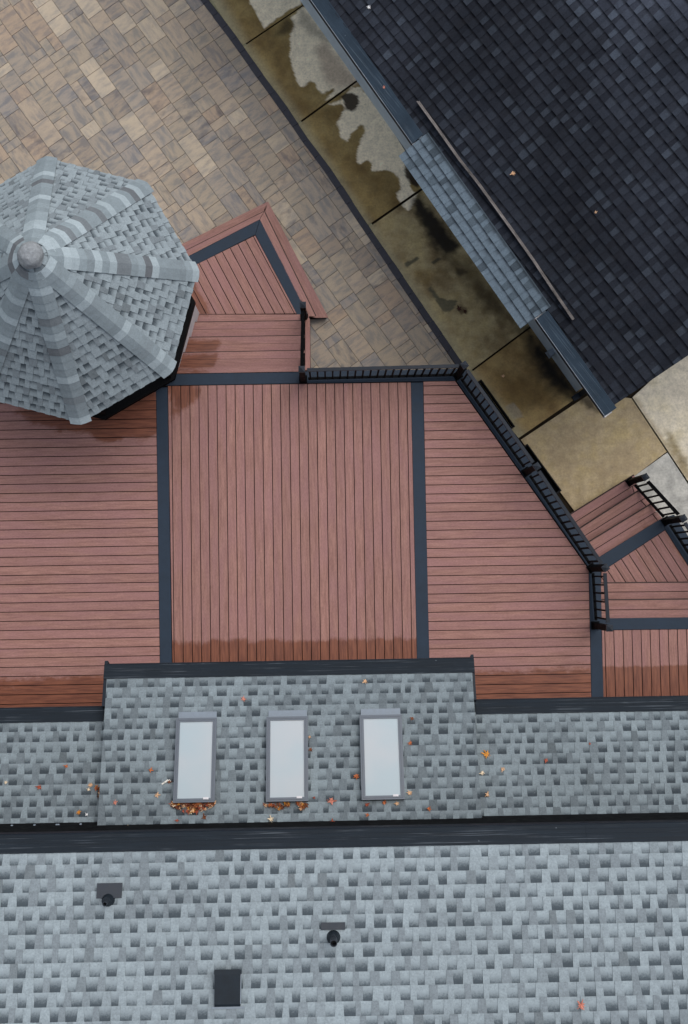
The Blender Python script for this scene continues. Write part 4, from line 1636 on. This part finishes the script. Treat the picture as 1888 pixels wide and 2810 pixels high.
# patio area as half planes: left of the border line, above the deck edge
area = [P(x, y, 0) for x, y in ((-300, -180), (425, -180), (555, 8), (631, 108), (703, 211), (772, 304), (827, 387), (892, 473), (975, 600), (1116, 807), (1252, 1003), (1300, 1060), (-300, 1060))]
rgs = [
    ccw([(p.x, p.y) for p in (P(-300, -180, 0), P(425, -180, 0), P(704, 211, 0), P(-300, 211, 0))]),
    ccw([(p.x, p.y) for p in (P(-300, 211, 0), P(704, 211, 0), P(892, 473, 0), P(-300, 473, 0))]),
    ccw([(p.x, p.y) for p in (P(-300, 473, 0), P(892, 473, 0), P(1116, 807, 0), P(-300, 807, 0))]),
    ccw([(p.x, p.y) for p in (P(-300, 807, 0), P(1116, 807, 0), P(1300, 1075, 0), P(-300, 1075, 0))]),
]
mb = MB()
prng = random.Random(3)
allp = [V((p[0], p[1], 0)) for rg in rgs for p in rg]
cu = [p.dot(pu) for p in allp]
cv = [p.dot(pv) for p in allp]
k = math.floor(min(cv) / CW)
while k * CW < max(cv):
    v0, v1 = k * CW, (k + 1) * CW
    s = min(cu) - prng.random() * 0.4
    while s < max(cu):
        ln = prng.choice((0.154, 0.154, 0.231, 0.308, 0.308, 0.308, 0.462, 0.462, 0.462))
        split = ln >= 0.28 and prng.random() < 0.05
        parts = [(v0, v1)] if not split else [(v0, (v0 + v1) / 2), ((v0 + v1) / 2, v1)]
        for (va, vb) in parts:
            col = prng.choice(PC)
            kk = prng.uniform(0.93, 1.07) * 1.04
            al = prng.uniform(0.0, 0.35) if prng.random() < 0.6 else prng.uniform(0.5, 1.0)
            col = (col[0] * kk, col[1] * kk, col[2] * kk, al)
            g_, ch = 0.0013, 0.003
            zt = prng.uniform(0.0, 0.003)
            ou, ov = prng.uniform(0, 99), prng.uniform(0, 99)
            along = prng.random() < 0.4

            def mk(u_, v_, z_):
                q = pu * u_ + pv * v_
                return (q.x, q.y, z_, (u_ if along else v_) + ou, (v_ if along else u_) + ov)
            O_ = [(s + g_, va + g_), (s + ln - g_, va + g_), (s + ln - g_, vb - g_), (s + g_, vb - g_)]
            I_ = [(s + g_ + ch, va + g_ + ch), (s + ln - g_ - ch, va + g_ + ch), (s + ln - g_ - ch, vb - g_ - ch), (s + g_ + ch, vb - g_ - ch)]
            fs = [[mk(*p, zt) for p in I_]]
            for i in range(4):
                j = (i + 1) % 4
                fs.append([mk(*O_[i], zt - 0.006), mk(*O_[j], zt - 0.006), mk(*I_[j], zt), mk(*I_[i], zt)])
            dcol = (col[0] * .7, col[1] * .7, col[2] * .7, col[3])
            for fi, f in enumerate(fs):
                for rg in rgs:
                    c = clip(f, rg)
                    if len(c) >= 3:
                        mb.face([V(p[:3]) for p in c], col if fi == 0 else dcol, [(p[3], p[4]) for p in c])
        s += ln
    k += 1
tag(mb.build('patio', M['paver']), kind='structure')
mb = MB()
mb.prism([V((p.x, p.y, 0)) for p in area], -0.09, -0.007)
tag(mb.build('patio_sand', M['soil']), kind='structure')


# ================================================================== LEAVES
def leaf_mesh(mb, c, N, size, col, rng):
    N = N.normalized()
    x = N.orthogonal().normalized()
    x.rotate(Matrix.Rotation(rng.uniform(0, 6.28), 3, N))
    y = N.cross(x)
    lobes = rng.choice((5, 5, 7))
    pts = []
    for i in range(lobes):
        th = math.radians(-140 + 280 * i / (lobes - 1))
        ln = size * (0.5 + 0.5 * math.cos(th * 0.5)) * rng.uniform(0.55, 1.15)
        pts.append((th + rng.uniform(-0.12, 0.12), ln))
        pts.append((th + rng.uniform(0.14, 0.22), ln * rng.uniform(0.66, 0.85)))
        if i < lobes - 1:
            pts.append((math.radians(-140 + 280 * (i + 0.5) / (lobes - 1)), size * rng.uniform(0.26, 0.42)))
    curl = rng.uniform(-0.1, 0.9)
    P3 = []
    for th, ln in pts:
        a, b = math.cos(th) * ln, math.sin(th) * ln
        P3.append(c + y * a + x * b + N * (0.007 + max(0, curl * (a * a + b * b) / size) + rng.uniform(0, 0.006)))
    base = c - y * size * 0.18 + N * 0.006
    cen = c + N * 0.012
    for i in range(len(P3) - 1):
        k = rng.uniform(0.8, 1.15)
        mb.face([cen, P3[i], P3[i + 1]], (col[0] * k, col[1] * k, col[2] * k, 1))
    mb.face([cen, base, P3[0]], col)
    mb.face([cen, P3[-1], base], col)
    st = base - y * size * rng.uniform(0.35, 0.6) + N * 0.003
    w_ = x * 0.0035
    mb.face([base - w_, base + w_, st + w_, st - w_], (col[0] * .7, col[1] * .7, col[2] * .7, 1))


OS = V((0, YS, EZ))
PL = {'c': (OC, NS), 'r': (OS, NR), 's': (OS, NS), 'm': (OM, NS), 'g': (OG, GN), 'k': (V((0, 0, 0)), UP), 'd': (V((0, 0, DECK)), UP)}
CO = {'tan': lin(205, 165, 128), 'cream': lin(214, 196, 168), 'orange': lin(172, 98, 58), 'red': lin(150, 76, 56), 'brown': lin(118, 70, 44),
      'pink': lin(190, 122, 104), 'yellow': lin(196, 132, 54), 'white': lin(214, 214, 214), 'dark': lin(70, 40, 30)}
S_ = 1.204
leaves = [
    (832, 1553, 'c', 'tan', .055, 'pale tan leaf on the centre roof nearest its gutter guard'),
    (556, 1594, 'c', 'pink', .05, 'pinkish leaf alone on shingles above the leftmost skylight'),
    (343, 1755, 'c', 'orange', .045, 'small orange leaf left of the leftmost skylight'),
    (386, 1783, 'c', 'brown', .04, 'brown leaf beside the white flake at the leftmost skylight'),
    (358, 1812, 'c', 'tan', .05, 'tan leaf lower left of the leftmost skylight'),
    (90, 1794, 's', 'red', .06, 'rusty red leaf in the middle of the left low roof'),
    (14, 1784, 's', 'cream', .04, 'cream leaf at the left edge of the photo'),
    (207, 1789, 's', 'tan', .055, 'curled tan leaf on the left low roof near the centre roof edge'),
    (203, 1800, 's', 'cream', .035, 'little cream leaf just below the curled tan leaf on the left low roof'),
    (180, 1852, 's', 'yellow', .05, 'yellow leaf near the black wall flashing on the left low roof'),
    (198, 1857, 's', 'white', .035, 'white leaf scrap beside the yellow leaf on the left low roof'),
    (152, 1747, 's', 'orange', .045, 'faded orange leaf highest up the middle of the left low roof'),
    (262, 1830, 'c', 'pink', .045, 'pink leaf by the lower left corner of the centre roof'),
    (290, 1887, 'c', 'cream', .04, 'cream leaf on the last shingle row beside the main gutter'),
    (404, 1870, 'c', 'red', .04, 'dull red leaf on the last row below the leftmost skylight'),
    (465, 1863, 'c', 'brown', .06, 'brown leaf fallen just below the big leaf pile'),
    (618, 1868, 'c', 'cream', .06, 'cream leaf below the middle skylight'),
    (706, 1680, 'c', 'tan', .03, 'small tan leaf touching the right side of the middle skylight'),
    (708, 1709, 'c', 'brown', .045, 'brown curled leaf at the right side of the middle skylight'),
    (755, 1825, 'c', 'pink', .085, 'large pinkish red leaf between the middle and right skylights'),
    (716, 1818, 'c', 'red', .03, 'tiny red leaf right of the bottom of the middle skylight'),
    (757, 1875, 'c', 'red', .05, 'dark red leaf on the last row under the large pinkish leaf'),
    (813, 1769, 'c', 'orange', .06, 'bright orange leaf against the left side of the rightmost skylight'),
    (838, 1858, 'c', 'orange', .04, 'orange leaf lowest beneath the rightmost skylight'),
    (836, 1834, 'c', 'red', .05, 'reddish leaf under the left corner of the rightmost skylight'),
    (876, 1830, 'c', 'orange', .05, 'orange leaf under the middle of the rightmost skylight'),
    (905, 1832, 'c', 'tan', .055, 'tan leaf under the right corner of the rightmost skylight'),
    (978, 1843, 'c', 'orange', .045, 'orange leaf on the centre roof right of the rightmost skylight bottom'),
    (940, 1638, 'c', 'brown', .045, 'brown leaf right of the top of the rightmost skylight'),
    (935, 1694, 'c', 'orange', .045, 'orange leaf right of the upper part of the rightmost skylight'),
    (934, 1808, 'c', 'tan', .05, 'tan leaf right of the bottom of the rightmost skylight'),
    (1109, 1720, 's', 'yellow', .08, 'large yellow brown leaf on the right low roof'),
    (1099, 1762, 's', 'cream', .05, 'cream leaf below the large yellow brown leaf'),
    (1145, 1753, 's', 'tan', .045, 'small tan leaf right of the cream leaf on the right low roof'),
    (1244, 1733, 's', 'red', .05, 'red leaf alone in the middle of the right low roof'),
    (1344, 1696, 's', 'red', .028, 'tiny red leaf furthest right on the right low roof'),
    (1111, 1812, 's', 'tan', .05, 'tan leaf lowest on the right low roof'),
    (1324, 2293, 'm', 'pink', .075, 'pinkish red leaf alone on the main roof'),
    (1170, 395, 'g', 'tan', .05, 'tan leaf in the middle of the dark garage roof'),
    (1358, 484, 'g', 'tan', .035, 'small tan leaf further right on the dark garage roof'),
    (841, 16, 'g', 'white', .045, 'white leaf on the garage roof at the top of the photo'),
    (876, 199, 'g', 'pink', .04, 'pinkish leaf on the garage gutter guard'),
    (1146, 857, 'k', 'tan', .05, 'tan leaf on the brown concrete beyond the railing corner'),
    (1046, 704, 'k', 'dark', .07, 'dark rotting leaf on the concrete beside a puddle'),
    (1060, 710, 'k', 'dark', .055, 'dark curled leaf just right of the rotting leaf on the concrete'),
]
lr = random.Random(31)
for (x, y, pk, ck, sz, lab) in leaves:
    O_, N_ = PL['r' if pk == 's' and x > 1000 else pk]
    h = 0.016 if pk not in 'kd' else 0.004
    if lab.endswith('gutter guard') and pk == 'g':
        h = 0.024
    c = PP(x * S_, y * S_, O_ + N_ * h, N_)
    mb = MB()
    leaf_mesh(mb, c, N_, sz * 1.0, CO[ck], lr)
    o = mb.build('leaf', M['leaf'], loc=c)
    tag(o, lab, 'leaf', 'fallen leaves')
# piles caught on the upper side of the skylights
for (name, rects, lab) in (('leaf_litter', [(470, 588, 2204, 2228, 110)], 'thick pile of brown leaves caught against the leftmost skylight'),
                           ('leaf_litter', [(725, 745, 2206, 2218, 5), (748, 792, 2203, 2222, 18), (815, 842, 2203, 2226, 12)], 'thin scatter of leaves caught against the middle skylight'),
                           ('leaf_litter', [(264, 281, 2160, 2200, 16)], 'brown leaf clump caught along the left edge of the centre roof')):
    mb = MB()
    c0 = None
    for (x0, x1, y0, y1, n) in rects:
        for i in range(n):
            f = lr.random()
            x = x0 + (x1 - x0) * f
            dpt = math.sin(min(1, max(0.06, f)) * math.pi) ** 0.6
            y = y0 + (y1 - y0) * lr.random() * dpt
            O_, N_ = PL['c'] if name and y0 > 2201 else PL['s']
            c = PP(x, y, O_ + N_ * (0.012 + lr.random() * 0.03), N_)
            c0 = c0 or c
            tl = (N_ + V((lr.uniform(-.6, .6), lr.uniform(-.6, .6), 0)))
            ck = lr.choice(('orange', 'brown', 'brown', 'tan', 'yellow', 'brown', 'cream', 'dark', 'red'))
            leaf_mesh(mb, c, tl, lr.uniform(0.03, 0.055), CO[ck], lr)
    tag(mb.build(name, M['leaf'], loc=c0), lab, 'leaf pile', kind='stuff')
# white flake by the left skylight
mb = MB()
c = PP(455, 2145, OC + NS * 0.016, NS)
for (dx, dy, lx, ly) in ((0, 0, .075, .02), (-.03, .02, .05, .018), (.045, -.008, .035, .03)):
    q = c + XV * dx + VS * dy
    ax = (XV * 0.8 - VS * 0.6)
    bx = (XV * 0.6 + VS * 0.8)
    mb.obox(q - ax * lx / 2 - bx * ly / 2, ax * lx, bx * ly, NS * 0.006, (0.7, 0.68, 0.62, 1))
tag(mb.build('bark_flake', M['leaf'], loc=c), 'cream flake of bark lying left of the leftmost skylight', 'flake')

# ================================================================== LIGHT
AZ, EL = math.radians(38), math.radians(60)
sd = V((math.sin(AZ) * math.cos(EL), math.cos(AZ) * math.cos(EL), math.sin(EL)))
ld = bpy.data.lights.new('sun', 'SUN')
ld.energy = 0.95
ld.angle = math.radians(50)
ld.color = (1.0, 0.965, 0.92)
lo_ = bpy.data.objects.new('sun', ld)
lo_.rotation_euler = sd.to_track_quat('Z', 'Y').to_euler()
lo_.location = sd * 60
COL.objects.link(lo_)
w = bpy.data.worlds.new('World')
SC.world = w
w.use_nodes = True
nt = w.node_tree
bg = nt.nodes['Background']
sk = nt.nodes.new('ShaderNodeTexSky')
sk.sky_type = 'NISHITA'
sk.sun_disc = False
sk.sun_elevation = EL
sk.sun_rotation = AZ
sk.dust_density = 3.0
sk.air_density = 1.0
hs = nt.nodes.new('ShaderNodeHueSaturation')
hs.inputs['Saturation'].default_value = 0.45
nt.links.new(sk.outputs[0], hs.inputs['Color'])
nt.links.new(hs.outputs[0], bg.inputs[0])
bg.inputs[1].default_value = 0.15
SC.view_settings.view_transform = 'Standard'
SC.view_settings.look = 'None'
SC.view_settings.exposure = 0.28
SC.view_settings.gamma = 1.0
